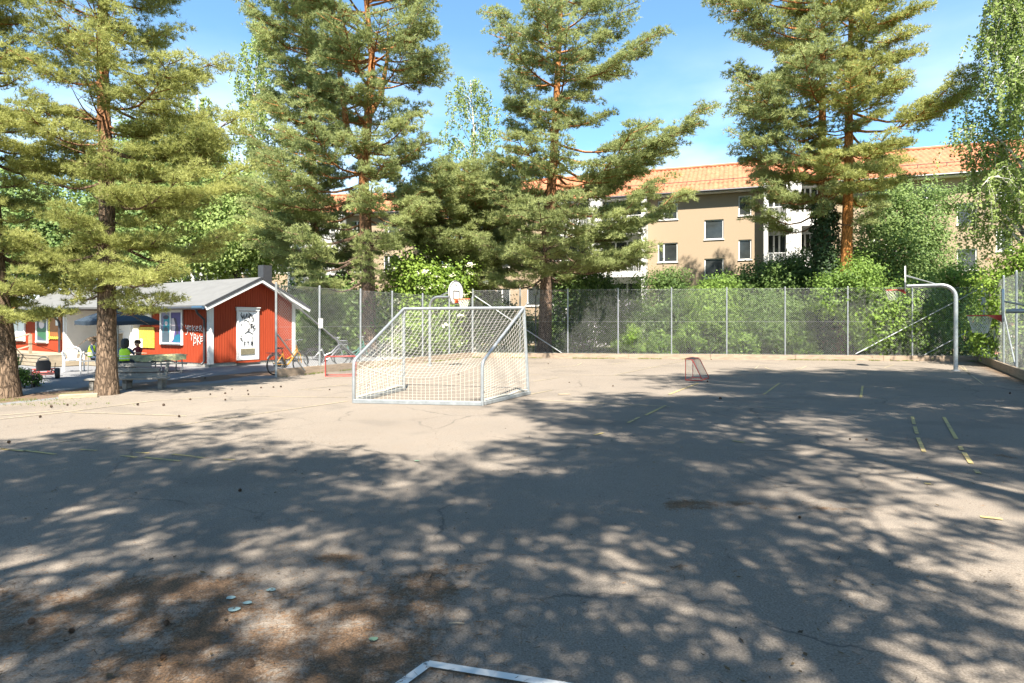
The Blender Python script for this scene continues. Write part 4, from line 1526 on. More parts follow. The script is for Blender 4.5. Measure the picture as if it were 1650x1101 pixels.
def kerb(p, q, h, th=0.07, off=0.0, name='kerb'):
    p, q = Vector((*p, 0)), Vector((*q, 0))
    d = (q - p)
    Ln = d.length
    d.normalize()
    n = Vector((-d.y, d.x, 0))
    m = MB()
    s = 0.0
    i = 0
    while s < Ln:
        e = min(Ln, s + 3.6)
        a, b = p + d * (s + 0.004) + n * off, p + d * (e - 0.004) + n * off
        j = 0.006 * math.sin(i * 2.3)
        m.beam(a + Vector((0, 0, h / 2 - 0.02 + j)), b + Vector((0, 0, h / 2 - 0.02 - j)), th, h)
        s = e
        i += 1
    o = m.build(name, M['kerb_wood'], bevel=0.008)
    o['kind'] = 'structure'
    return o


def s_on(p, q, px):
    """distance along ground line p->q where it crosses pixel column px"""
    k = (px - CX) / F
    dx, dy = q[0] - p[0], q[1] - p[1]
    n = math.hypot(dx, dy)
    s = (k * p[1] - p[0]) / (dx - k * dy)
    return s * n


FH = 3.15
lp = [s_on(NEAR_L, CORNER_L, x) for x in (445, 515, 581, 632, 681, 724, 761)]
chain_fence('chain link fence running from the shed corner into the yard behind the football goal', NEAR_L, CORNER_L, 2.78,
            lp, [(0.03, 2.62, lp[1] + 1.75, 0.45), (0.03, 1.28, lp[1] * 0.62, 0.12)], z0=0.24, post_r=0.036, sign=(lp[1], 1.62))
rp_ = [s_on(CORNER_L, CORNER_R, x) for x in (762, 838, 915, 996, 1082, 1171, 1265, 1366, 1470, 1587)]
LF = math.dist(CORNER_L, CORNER_R)
chain_fence('long chain link fence across the far side of the court in front of the bushes', CORNER_L, CORNER_R, FH,
            [min(max(x, 0.0), LF) for x in rp_], [(0.1, 2.9, s_on(CORNER_L, CORNER_R, 905), 0.25), (s_on(CORNER_L, CORNER_R, 1378), 0.28, LF - 0.05, 3.1), (s_on(CORNER_L, CORNER_R, 1488), 0.25, LF - 0.05, 1.55)])
NR2 = (CORNER_R[0] + RIGHT_DIR[0] * 19, CORNER_R[1] + RIGHT_DIR[1] * 19)
chain_fence('tall chain link fence receding along the right side of the court', CORNER_R, NR2, FH + 0.05,
            [0.12, 0.9, 2.0, 3.6, 5.6, 8.0, 10.5, 13.0, 15.5, 18.9], [(0.2, 3.0, 2.6, 0.2), (5.6, 2.2, 8.0, 0.3)], steel=M['steel'])
kerb(NEAR_L, CORNER_L, 0.26)
kerb(CORNER_L, CORNER_R, 0.25, off=-0.10)
kerb(CORNER_R, NR2, 0.30, off=-0.10)


def kerb_weeds():
    rng = np.random.default_rng(5)
    Cs = []
    for p, q, k in ((CORNER_L, CORNER_R, 1500), (NEAR_L, CORNER_L, 500)):
        s = rng.random(k)
        s = s[fbm(s * 40, s * 0, 0.6, 4) > 0.50]
        d = np.array([q[0] - p[0], q[1] - p[1]])
        n = np.array([d[1], -d[0]]) / np.linalg.norm(d)
        xy = np.array(p) + d * s[:, None] + n * (0.16 + np.abs(rng.normal(0, 0.04, len(s)))[:, None])
        Cs.append(np.c_[xy, np.full(len(s), 0.0)])
    C = np.concatenate(Cs)
    V, T = blades(C, np.tile([0, 0, 1.0], (len(C), 1)), 5, rng.uniform(0.03, 0.10, len(C)), 0.006, rng, 0.6)
    V[:, 2] = np.abs(V[:, 2])
    o = np_mesh('kerb_weeds', V, T, M['grass'], tint=np.repeat(rng.random(len(C) * 5), 3))
    tag(o, 'thin yellow-green weeds growing along the foot of the timber kerbs', 'weeds', kind='stuff')


kerb_weeds()


# ================================================================ red shed
SHC = Vector((*gp(338, 592), 0))                # near corner
SG = Vector((0.54, 0.842, 0))                   # along the gable, away from the viewer
SW = Vector((-0.842, 0.54, 0))                  # along the long wall, to the left
GW, EAVE, RIDGE, SLEN = 3.75, 2.43, 3.36, 17.0


def shed_pt(px, py, n=0.0):
    """(t, z) on the plane parallel to the long wall, n metres in front of it"""
    k = (px - CX) / F
    ox, oy = SHC.x - SG.x * n, SHC.y - SG.y * n
    t = (k * oy - ox) / (SW.x - k * SW.y)
    y = oy + SW.y * t
    return t, CAMH + (YH - py) * y / F


def gable_pt(px, py, n=0.0):
    k = (px - CX) / F
    ox, oy = SHC.x - SW.x * n, SHC.y - SW.y * n
    t = (k * oy - ox) / (SG.x - k * SG.y)
    y = oy + SG.y * t
    return t, CAMH + (YH - py) * y / F


def red_shed():
    # local frame: x = along the long wall to the left, y = towards the viewer (outward), z up
    t = thing('red_shed', 'long red timber shed with white corner boards and a pale felt roof', 'shed', SHC)
    t.rotation_euler = (0, 0, math.atan2(SW.y, SW.x))
    # local +y = rot90(SW) = (-SW.y, SW.x) = (-0.54,-0.842): outward, towards the yard
    W = MB()
    bw = 0.052

    def boards_front(x0, x1, z0, z1, y):
        x = x0
        i = 0
        while x < x1 - 0.01:
            e = min(x1, x + bw)
            d = 0.0 if i % 2 else 0.014
            W.bx((x, y - 0.05, z0), (e - 0.001, y + d, z1))
            x = e
            i += 1
    z0 = 0.14
    boards_front(0.0, 5.0, z0, EAVE, 0)
    boards_front(6.7, SLEN, z0, 2.14, 2.0)
    W.bx((SLEN - 0.1, -GW, z0), (SLEN, 2.0, EAVE))
    W.bx((0.1, -GW, z0), (SLEN, -GW + 0.08, EAVE))
    # gable boards (facing local -x); g runs along local -y
    g = 0.0
    i = 0
    while g < GW - 0.01:
        e = min(GW, g + bw)
        mid = (g + e) / 2
        top = EAVE + (RIDGE - EAVE) * (1 - abs(mid - GW / 2) / (GW / 2))
        ta = EAVE + (RIDGE - EAVE) * (1 - abs(g - GW / 2) / (GW / 2))
        tb = EAVE + (RIDGE - EAVE) * (1 - abs(e - GW / 2) / (GW / 2))
        d = 0.0 if i % 2 else 0.014
        xa, xb = -d, 0.05
        W.add([(xa, -g, z0), (xa, -e + 0.001, z0), (xa, -e + 0.001, tb), (xa, -g, ta), (xb, -g, z0), (xb, -e + 0.001, z0), (xb, -e + 0.001, tb), (xb, -g, ta)],
              [(0, 1, 2, 3), (7, 6, 5, 4), (0, 4, 5, 1), (1, 5, 6, 2), (2, 6, 7, 3), (3, 7, 4, 0)])
        g = e
        i += 1
    W.build('wall', M['red_boards'], t)
    P = MB()
    P.bx((0.03, -0.10, -0.05), (5.0, -0.02, z0))
    P.bx((0.03, -GW, -0.05), (0.10, -0.1, z0))
    P.bx((5.0, 1.85, -0.05), (SLEN, 1.95, z0))
    P.build('plinth', M['concrete'], t)
    # corner boards
    for y0, y1, x0, x1, zt in ((-0.13, 0.045, -0.045, 0.0, EAVE), (0.022, 0.045, 0.0, 0.12, EAVE), (-GW, -GW + 0.15, -0.045, 0.0, EAVE), ):
        MB().bx((x0, y0, z0 - 0.04), (x1, y1, zt)).build('corner_board', M['white_paint'], t, bevel=0.005)
    # porch: white recess
    Q = MB()
    Q.bx((4.95, -0.1, 0.10), (6.75, 0.28, 2.36))
    Q.bx((6.62, 0.28, 0.10), (6.70, 1.98, 2.14))
    Q.build('porch_wall', M['white_paint'], t)
    d = MB().bx((5.15, 0.28, 0.5), (5.95, 0.32, 2.2))
    dd = d.build('porch_door', M['white_plastic'], t, bevel=0.006)
    MB().tube([(5.85, 0.33, 1.35), (5.85, 0.37, 1.35), (5.75, 0.37, 1.35)], 0.012, 6).build('handle', M['steel_dull'], dd, smooth=True)
    MB().bx((5.02, 0.282, 0.5), (5.12, 0.34, 2.28)).build('door_frame', M['white_paint'], dd, bevel=0.004)
    MB().bx((6.68, 1.93, z0), (6.80, 2.045, 2.14)).build('corner_board', M['white_paint'], t, bevel=0.005)
    # roof: near slope with overhang, far slope
    sl = (RIDGE - EAVE) / (GW / 2)
    oh, og = 0.42, 0.46
    th = 0.07

    def rp(y):          # roof height over the wall line y (local)
        return RIDGE - sl * abs(y + GW / 2) + 0.06
    RF = MB()
    ya, yb, yc = oh, -GW / 2, -GW - oh
    x0, x1 = -og, SLEN + 0.3
    for (a, b) in ((ya, yb), (yb, yc)):
        va = [(x0, a, rp(a)), (x1, a, rp(a)), (x1, b, rp(b)), (x0, b, rp(b))]
        RF.add(va + [(p[0], p[1], p[2] - th) for p in va], [(0, 1, 2, 3), (7, 6, 5, 4), (0, 4, 5, 1), (1, 5, 6, 2), (2, 6, 7, 3), (3, 7, 4, 0)])
    # lean-to over the wing
    va = [(4.6, oh + 0.005, rp(oh) - 0.02), (x1, oh + 0.005, rp(oh) - 0.02), (x1, 2.45, 2.22), (4.6, 2.45, 2.22)]
    RF.add(va + [(p[0], p[1], p[2] - th) for p in va], [(3, 2, 1, 0), (4, 5, 6, 7), (0, 1, 5, 4), (1, 2, 6, 5), (2, 3, 7, 6), (3, 0, 4, 7)])
    rf = RF.build('roof', M['felt'], t)
    # white barge boards and soffit on the gable, dark flashing on top
    B, K = MB(), MB()
    for a, b in ((ya, yb), (yc, yb)):
        B.beam((x0 + 0.015, a, rp(a) - 0.14), (x0 + 0.015, b, rp(b) - 0.14), 0.03, 0.13)
        B.add([(x0 + 0.03, a, rp(a) - 0.085), (0.0, a, rp(a) - 0.085), (0.0, b, rp(b) - 0.085), (x0 + 0.03, b, rp(b) - 0.085)], [(0, 1, 2, 3)])
        K.beam((x0 + 0.01, a, rp(a) - 0.035), (x0 + 0.01, b, rp(b) - 0.035), 0.06, 0.09)
    B.build('barge_board', M['white_paint'], t)
    K.build('flashing', M['dark_trim'], rf)
    # white eave boxes at the far end of the gable
    MB().bx((x0 + 0.03, -GW - oh + 0.02, EAVE - 0.22), (0.04, -GW - 0.02, EAVE - 0.10)).build('soffit', M['white_paint'], t)
    # gutter and downpipe at the corner
    Gm = MB().tube([(x0 + 0.1, oh + 0.05, rp(oh) - 0.10), (5.0, oh + 0.05, rp(oh) - 0.11)], 0.055, 10)
    gu = Gm.build('gutter', M['dark_trim'], t, smooth=True)
    MB().tube([(x0 + 0.095, oh + 0.052, rp(oh) - 0.095), (x0 + 0.75, oh + 0.052, rp(oh) - 0.096)], 0.066, 10).build('gutter_end', M['gutter_blue'], gu, smooth=True)
    Dm = MB().tube([(0.10, oh + 0.05, rp(oh) - 0.15), (0.12, oh - 0.02, rp(oh) - 0.30), (0.17, 0.12, rp(oh) - 0.52), (0.19, 0.10, rp(oh) - 0.62), (0.19, 0.10, 0.22), (0.19, 0.22, 0.10)], 0.042, 10)
    Dm.build('downpipe', M['dark_trim'], t, smooth=True)
    Dm = MB().tube([(6.9, 2.5, 2.16), (6.9, 2.45, 2.0), (6.9, 2.16, 1.72), (6.9, 2.12, 1.6), (6.9, 2.12, 0.1)], 0.042, 10)
    Dm.build('downpipe', M['dark_trim'], t, smooth=True)
    MB().tube([(4.6, 2.50, 2.17), (x1, 2.50, 2.15)], 0.055, 10).build('gutter', M['dark_trim'], t, smooth=True)
    # chimney vent
    MB().bx((0.35, -2.9, RIDGE - 0.6), (0.70, -2.5, RIDGE + 0.62)).build('chimney', M['dark_trim'], rf)
    # gable door
    ga, za = gable_pt(383, 587)
    gb, zb = gable_pt(413, 503)
    ga0, zt = gable_pt(398, 502)
    zlo, zhi = 0.24, zt
    Dr = MB().bx((-0.035, -gb, zlo), (-0.02, -ga, zhi))
    do = Dr.build('door', M['white_plastic'], t)
    fr = MB()
    fr.bx((-0.075, -ga, zlo - 0.04), (-0.02, -ga + 0.075, zhi + 0.02))
    fr.bx((-0.075, -gb - 0.075, zlo - 0.04), (-0.02, -gb, zhi + 0.02))
    fr.bx((-0.078, -gb, zlo - 0.04), (-0.022, -ga, zlo + 0.06))
    fr.bx((-0.085, -gb - 0.10, zhi + 0.02), (-0.02, -ga + 0.10, zhi + 0.13))
    fr.bx((-0.12, -gb - 0.12, zhi + 0.13), (-0.02, -ga + 0.12, zhi + 0.16))
    fr.build('frame', M['white_paint'], do, bevel=0.004)
    v = MB()
    wv = gb - ga
    v.bx((-0.055, -gb + wv * 0.12, zlo + 0.16), (-0.036, -ga - wv * 0.12, zlo + 0.40))
    for k in range(8):
        z = zlo + 0.18 + 0.028 * k
        v.beam((-0.058, -gb + wv * 0.14, z), (-0.058, -ga - wv * 0.14, z), 0.02, 0.012, up=(1, 0, 1))
    v.build('vent', mat('vent_grille', (0.20, 0.18, 0.12), 0.6, 0.3, 20), do)
    MB().bx((-0.10, -gb - 0.1, 0.10), (-0.02, -ga + 0.1, 0.17)).build('sill', M['red_boards'], do)

    def strokes(name, mat_, lst, o, u, w, nrm, width, parent, off=0.006):
        mb = MB()
        o, u, w, nrm = Vector(o), Vector(u), Vector(w), Vector(nrm)
        for i, poly in enumerate(lst):
            pts = [o + u * p[0] + w * p[1] + nrm * (off + 0.0004 * i) for p in poly]
            for a, b in zip(pts[:-1], pts[1:]):
                d = (b - a).normalized() * width * 0.4
                mb.beam(a - d, b + d, width, 0.003, up=nrm)
        mb.build(name, mat_, parent)
    # spray tags on the door, unit square (0..1 wide, 0..1 high of the door panel)
    tags = [
        [(.12, .93), (.20, .86), (.16, .90)], [(.16, .97), (.24, .84), (.30, .94), (.33, .84)], [(.36, .85), (.44, .95), (.47, .85)], [(.40, .89), (.46, .89)],
        [(.50, .94), (.56, .86), (.62, .95), (.60, .86)], [(.55, .97), (.72, .88), (.82, .82), (.78, .90), (.62, .95)], [(.70, .80), (.84, .80), (.80, .85)], [(.30, .80), (.44, .82)],
        [(.46, .80), (.56, .78), (.60, .72)], [(.66, .74), (.66, .64), (.74, .68), (.66, .70), (.74, .73), (.66, .74)], [(.78, .72), (.78, .62)], [(.88, .71), (.78, .66), (.90, .63)], [(.80, .58), (.92, .64)],
        [(.50, .64), (.56, .60), (.48, .58)], [(.58, .65), (.57, .58)], [(.34, .54), (.50, .57), (.66, .55), (.78, .52)], [(.13, .74), (.16, .72), (.14, .71)], [(.12, .50), (.16, .48)], [(.10, .44), (.14, .40), (.22, .38)], [(.14, .44), (.20, .42)],
        [(.30, .36), (.30, .27)], [(.30, .36), (.37, .36)], [(.30, .32), (.36, .32)], [(.46, .36), (.56, .36)], [(.51, .36), (.50, .28)], [(.66, .28), (.67, .36), (.74, .35), (.73, .31), (.66, .31)],
        [(.76, .46), (.77, .30), (.74, .27)]]
    Wd, Hd = gb - ga, zhi - zlo
    strokes('tags', M['black'], [[(p[0] * Wd, p[1] * Hd) for p in l] for l in tags], (-0.036, -ga, zlo), (0, -1, 0), (0, 0, 1), (-1, 0, 0), 0.026, do)
    # white graffiti on the long wall: YOKER over YBKE
    tA, zA = shed_pt(300, 524)
    tB, zB = shed_pt(328, 562)
    gw, gh = tA - tB, zA - zB
    gr = [
        [(0, 1.0), (.04, .85), (.10, .84), (.15, 1.0)], [(.15, 1.0), (.14, .75), (.06, .58), (0, .60)],
        [(.22, .95), (.20, .82), (.27, .76), (.33, .84), (.30, .95), (.22, .95)],
        [(.40, .98), (.42, .74)], [(.54, .95), (.41, .86), (.56, .74)],
        [(.60, .86), (.72, .88), (.70, .95), (.62, .94), (.60, .82), (.66, .76), (.74, .78)],
        [(.82, .74), (.80, .95), (.90, .97), (.93, .89), (.82, .85), (.96, .73)],
        [(.28, .66), (.34, .56), (.36, .55)], [(.44, .68), (.36, .50), (.35, .35)],
        [(.50, .62), (.47, .12)], [(.50, .60), (.60, .58), (.58, .47), (.50, .46)], [(.50, .46), (.64, .40), (.60, .24), (.48, .22)],
        [(.68, .56), (.70, .16)], [(.84, .58), (.69, .38), (.86, .20)],
        [(.88, .50), (.98, .52)], [(.87, .40), (.97, .44)], [(.88, .30), (.99, .34)], [(.88, .52), (.88, .28)]]
    ext = gw * 1.0
    strokes('graffiti', M['white_paint'], [[(p[0] * ext, p[1] * gh) for p in l] for l in gr], (tA, 0.019, zB), (-1, 0, 0), (0, 0, 1), (0, 1, 0), 0.026, t, 0.004)

    # windows
    def window(px0, py0, px1, py1, n, panes, name='window'):
        ta, zt_ = shed_pt(px0, py0, n)
        tb, zb_ = shed_pt(px1, py1, n)
        zt_ = shed_pt((px0 + px1) / 2, py0, n)[1]
        zb_ = shed_pt((px0 + px1) / 2, py1, n)[1]
        y = n + 0.02
        f = MB()
        fw = 0.09
        f.bx((tb, y, zb_), (tb + fw, y + 0.05, zt_))
        f.bx((ta - fw, y, zb_), (ta, y + 0.05, zt_))
        f.bx((tb + fw, y, zt_ - fw), (ta - fw, y + 0.048, zt_))
        f.bx((tb + fw, y, zb_), (ta - fw, y + 0.048, zb_ + fw))
        f.bx((tb - 0.04, y, zt_), (ta + 0.04, y + 0.08, zt_ + 0.05))
        f.bx((tb + fw, y + 0.048, zb_ + 0.05), (ta - fw, y + 0.10, zb_ + 0.09))
        wo = f.build(name, M['white_paint'], t)
        xi0, xi1, zi0, zi1 = tb + fw, ta - fw, zb_ + fw, zt_ - fw
        for (u0, u1, m_) in panes:
            MB().bx((xi1 - (xi1 - xi0) * u1 + 0.012, y - 0.005, zi0), (xi1 - (xi1 - xi0) * u0 - 0.012, y + 0.015, zi1)).build('pane', m_, wo)
        b = MB()
        for (u0, u1, m_) in panes[:-1]:
            xx = xi1 - (xi1 - xi0) * u1
            b.bx((xx - 0.03, y, zi0), (xx + 0.03, y + 0.045, zi1))
        if panes[:-1]:
            b.build('mullion', M['white_paint'], wo)
        return wo, (xi0, xi1, zi0, zi1, y + 0.016)

    def flat(name, m_, wo, fr_, poly, k):
        xi0, xi1, zi0, zi1, y = fr_
        MB().add([(xi1 - (xi1 - xi0) * p[0], y + 0.0015 * k, zi0 + (zi1 - zi0) * p[1]) for p in poly], [tuple(range(len(poly)))[::-1]]).build(name, m_, wo)
    lil, vio = mat('lilac_panel', (0.17, 0.165, 0.26), 0.6, 0.05, 3), mat('violet_panel', (0.06, 0.045, 0.17), 0.6, 0.05, 3)
    teal, teal2 = mat('teal_paint', (0.012, 0.20, 0.25), 0.6, 0.08, 4), mat('deep_teal_paint', (0.006, 0.11, 0.18), 0.6, 0.08, 4)
    slate = mat('slate_paint', (0.045, 0.07, 0.09), 0.6, 0.08, 4)
    pink = mat('pale_pink_paint', (0.50, 0.42, 0.42), 0.6, 0.05, 4)
    dkp = mat('dark_plum_paint', (0.04, 0.03, 0.06), 0.6, 0.08, 4)
    grn = mat('green_paint', (0.025, 0.10, 0.045), 0.6, 0.08, 4)
    wo, fr_ = window(260, 500, 296, 556, 0, [(0, 0.47, lil), (0.47, 1, vio)])

    def arc(cx, cz, rx, rz, n=14, a0=0, a1=2 * PI):
        return [(cx + rx * math.cos(a), cz + rz * math.sin(a)) for a in np.linspace(a0, a1, n)]
    flat('painted_figure', slate, wo, fr_, [(0.02, 0), (0.45, 0), (0.45, .42), (0.30, .55), (0.10, .52), (0.02, .40)], 1)
    flat('painted_figure', teal, wo, fr_, [(0.06, .30), (0.12, .80)] + arc(0.24, .80, 0.17, .12, 8, PI, 0) + [(0.42, .5), (0.38, .30), (0.30, .50), (0.16, .52)], 2)
    flat('painted_figure', dkp, wo, fr_, arc(0.22, .84, 0.15, .07), 3)
    flat('painted_figure', pink, wo, fr_, arc(0.24, .64, 0.08, .075), 4)
    flat('painted_figure', pink, wo, fr_, [(0.50, .80), (0.66, .82), (0.70, .50), (0.60, .10), (0.52, .05)], 1)
    flat('painted_figure', dkp, wo, fr_, [(0.60, .84), (0.74, .80), (0.86, .45), (0.84, .25), (0.74, .28), (0.70, .60)], 2)
    flat('painted_figure', teal2, wo, fr_, [(0.58, .02), (0.97, .02), (0.97, .24), (0.86, .29), (0.70, .24), (0.60, .10)], 3)
    window(221, 503, 246, 524, 0, [(0, 0.5, M['white_plastic']), (0.5, 1, M['white_plastic'])])
    wo, fr_ = window(60, 512, 79, 553, 2.0, [(0, 1, slate)])
    flat('painted_figure', grn, wo, fr_, [(0, .12), (1, .0), (1, .62), (0, .62)], 1)
    flat('painted_figure', pink, wo, fr_, arc(0.45, .78, 0.28, .2), 2)
    flat('painted_figure', slate, wo, fr_, [(0, 0), (0.95, 0), (0, .28)], 3)
    window(20, 505, 42, 550, 2.0, [(0, 0.45, M['white_plastic']), (0.45, 1, M['white_plastic'])])
    window(-30, 505, 5, 550, 2.0, [(0, 0.5, M['glass']), (0.5, 1, M['white_plastic'])])
    # yellow board
    ta, zt_ = shed_pt(219, 527)
    tb, zb_ = shed_pt(250, 561)
    MB().bx((tb, 0.02, zb_), (ta, 0.05, zt_)).build('yellow_board', mat('speckled_yellow', (0.42, 0.29, 0.012), 0.6, 0.2, 14, col2=(0.55, 0.43, 0.08)), t)
    MB().bx((ta - 0.62, 0.051, zt_ - 0.85), (ta - 0.42, 0.056, zt_ - 0.48)).build('poster', M['white_paint'], t)
    # orange painted panel with yellow edging beside the wing window
    ta, zt_ = shed_pt(80, 505, 2.0)
    tb, zb_ = shed_pt(101, 547, 2.0)
    ob = MB().bx((tb, 2.02, zb_), (ta, 2.045, zt_)).build('painted_panel', mat('ochre_panel', (0.24, 0.08, 0.012), 0.6, 0.15, 5), t)
    yb = MB()
    for k in range(26):
        s = k / 26
        z = zb_ + (zt_ - zb_) * s
        yb.ell((ta - 0.06 + 0.03 * math.sin(k * 2.1), 2.047, z), (0.035, 0.008, 0.04), 6, 4)
        yb.ell((ta - (ta - tb) * s, 2.047, zb_ + 0.05 + 0.03 * math.sin(k * 1.7)), (0.04, 0.008, 0.03), 6, 4)
        yb.ell((ta - (ta - tb) * s, 2.047, zt_ - 0.06 + 0.03 * math.sin(k * 1.9)), (0.04, 0.008, 0.03), 6, 4)
    yb.build('edging', M['yellow_paint'], ob)
    MB().bx((tb + 0.30, 2.046, zb_ + 0.55), (tb + 0.52, 2.052, zb_ + 0.90)).build('poster', M['white_paint'], ob)
    # pale cabinet with a white hood
    ta, zt_ = shed_pt(195, 536)
    tb, zb_ = shed_pt(211, 563)
    cb = MB().bx((tb, 0.02, zb_), (ta, 0.34, zt_)).build('meter_cabinet', M['pale_wood'], t, bevel=0.006)
    MB().add([(tb - 0.06, 0.02, zt_ + 0.10), (ta + 0.06, 0.02, zt_ + 0.10), (ta + 0.06, 0.46, zt_), (tb - 0.06, 0.46, zt_), (tb - 0.06, 0.02, zt_ + 0.002), (ta + 0.06, 0.02, zt_ + 0.002), (ta + 0.06, 0.46, zt_ - 0.03), (tb - 0.06, 0.46, zt_ - 0.03)],
             [(0, 1, 2, 3), (7, 6, 5, 4), (0, 4, 5, 1), (1, 5, 6, 2), (2, 6, 7, 3), (3, 7, 4, 0)]).build('hood', M['white_paint'], cb)
    return t


SHED = red_shed()


def deck():
    t = thing('wooden_deck', 'pale timber deck with steps and handrails along the shed wing', 'deck', SHC)
    t.rotation_euler = (0, 0, math.atan2(SW.y, SW.x))
    zt = 0.45
    p = MB()
    y = 2.07
    while y < 3.3:
        p.bx((4.9, y, zt - 0.03), (14.5, y + 0.135, zt))
        y += 0.14
    y = 0.36
    while y < 2.0:
        p.bx((3.7, y, zt - 0.03), (6.58, y + 0.135, zt))
        y += 0.14
    p.build('planks', M['pale_wood'], t)
    s = MB()
    for k in range(3):
        s.bx((4.9, 3.25 - 0.0, 0.02 + 0.14 * k), (8.0, 3.30 + 0.002 * k, 0.14 + 0.14 * k))
        s.bx((8.05, 3.25, 0.02 + 0.14 * k), (14.4, 3.29, 0.14 + 0.14 * k))
    s.bx((3.7, 1.96, 0.02), (4.9, 2.0, 0.40))
    s.bx((4.905, 2.0, 0.02), (4.935, 3.24, 0.415))
    s.build('skirting', M['pale_wood'], t)
    st = MB()
    for k in range(2):
        st.bx((7.3, 3.32 + 0.3 * k, 0.28 - 0.15 * k), (9.6, 3.64 + 0.3 * k, 0.32 - 0.15 * k))
        st.bx((7.32, 3.34 + 0.3 * k, 0.0), (9.58, 3.37 + 0.3 * k, 0.28 - 0.15 * k))
    st.build('step', M['pale_wood'], t)

    def rail(pts, hh=0.95):
        m = MB()
        for q in pts:
            m.bx((q[0] - 0.045, q[1] - 0.045, q[2]), (q[0] + 0.045, q[1] + 0.045, q[2] + hh))
        for a, b in zip(pts[:-1], pts[1:]):
            for f in (1.0, 0.5):
                m.beam((a[0], a[1], a[2] + hh * f + 0.02 * f), (b[0], b[1], b[2] + hh * f + 0.02 * f), 0.11, 0.05)
        m.build('handrail', M['pale_wood'], t)
    rail([(6.6, 3.2, 0.3), (7.25, 3.85, 0.0)], 0.9)
    rail([(9.7, 3.2, 0.42), (10.6, 3.2, 0.42), (13.0, 3.2, 0.42)], 0.85)


deck()


# ================================================================ play yard furniture
def wheel(mb_t, mb_r, c, axis, r, tr, spokes=18, rimm=None):
    mb_t.ring(c, r - tr, tr, axis, 30, 8)
    mb_r.ring(c, r - tr * 2.1, tr * 0.45, axis, 30, 6)
    ax = Vector(axis).normalized()
    u = ax.orthogonal().normalized()
    w = ax.cross(u)
    c = Vector(c)
    for k in range(spokes):
        q = 2 * PI * k / spokes
        mb_r.tube([c + ax * (0.02 * (1 if k % 2 else -1)), c + (u * math.cos(q) + w * math.sin(q)) * (r - tr * 2.1)], 0.0018, 3, False)
    mb_r.tube([c - ax * 0.045, c + ax * 0.045], 0.018, 8)


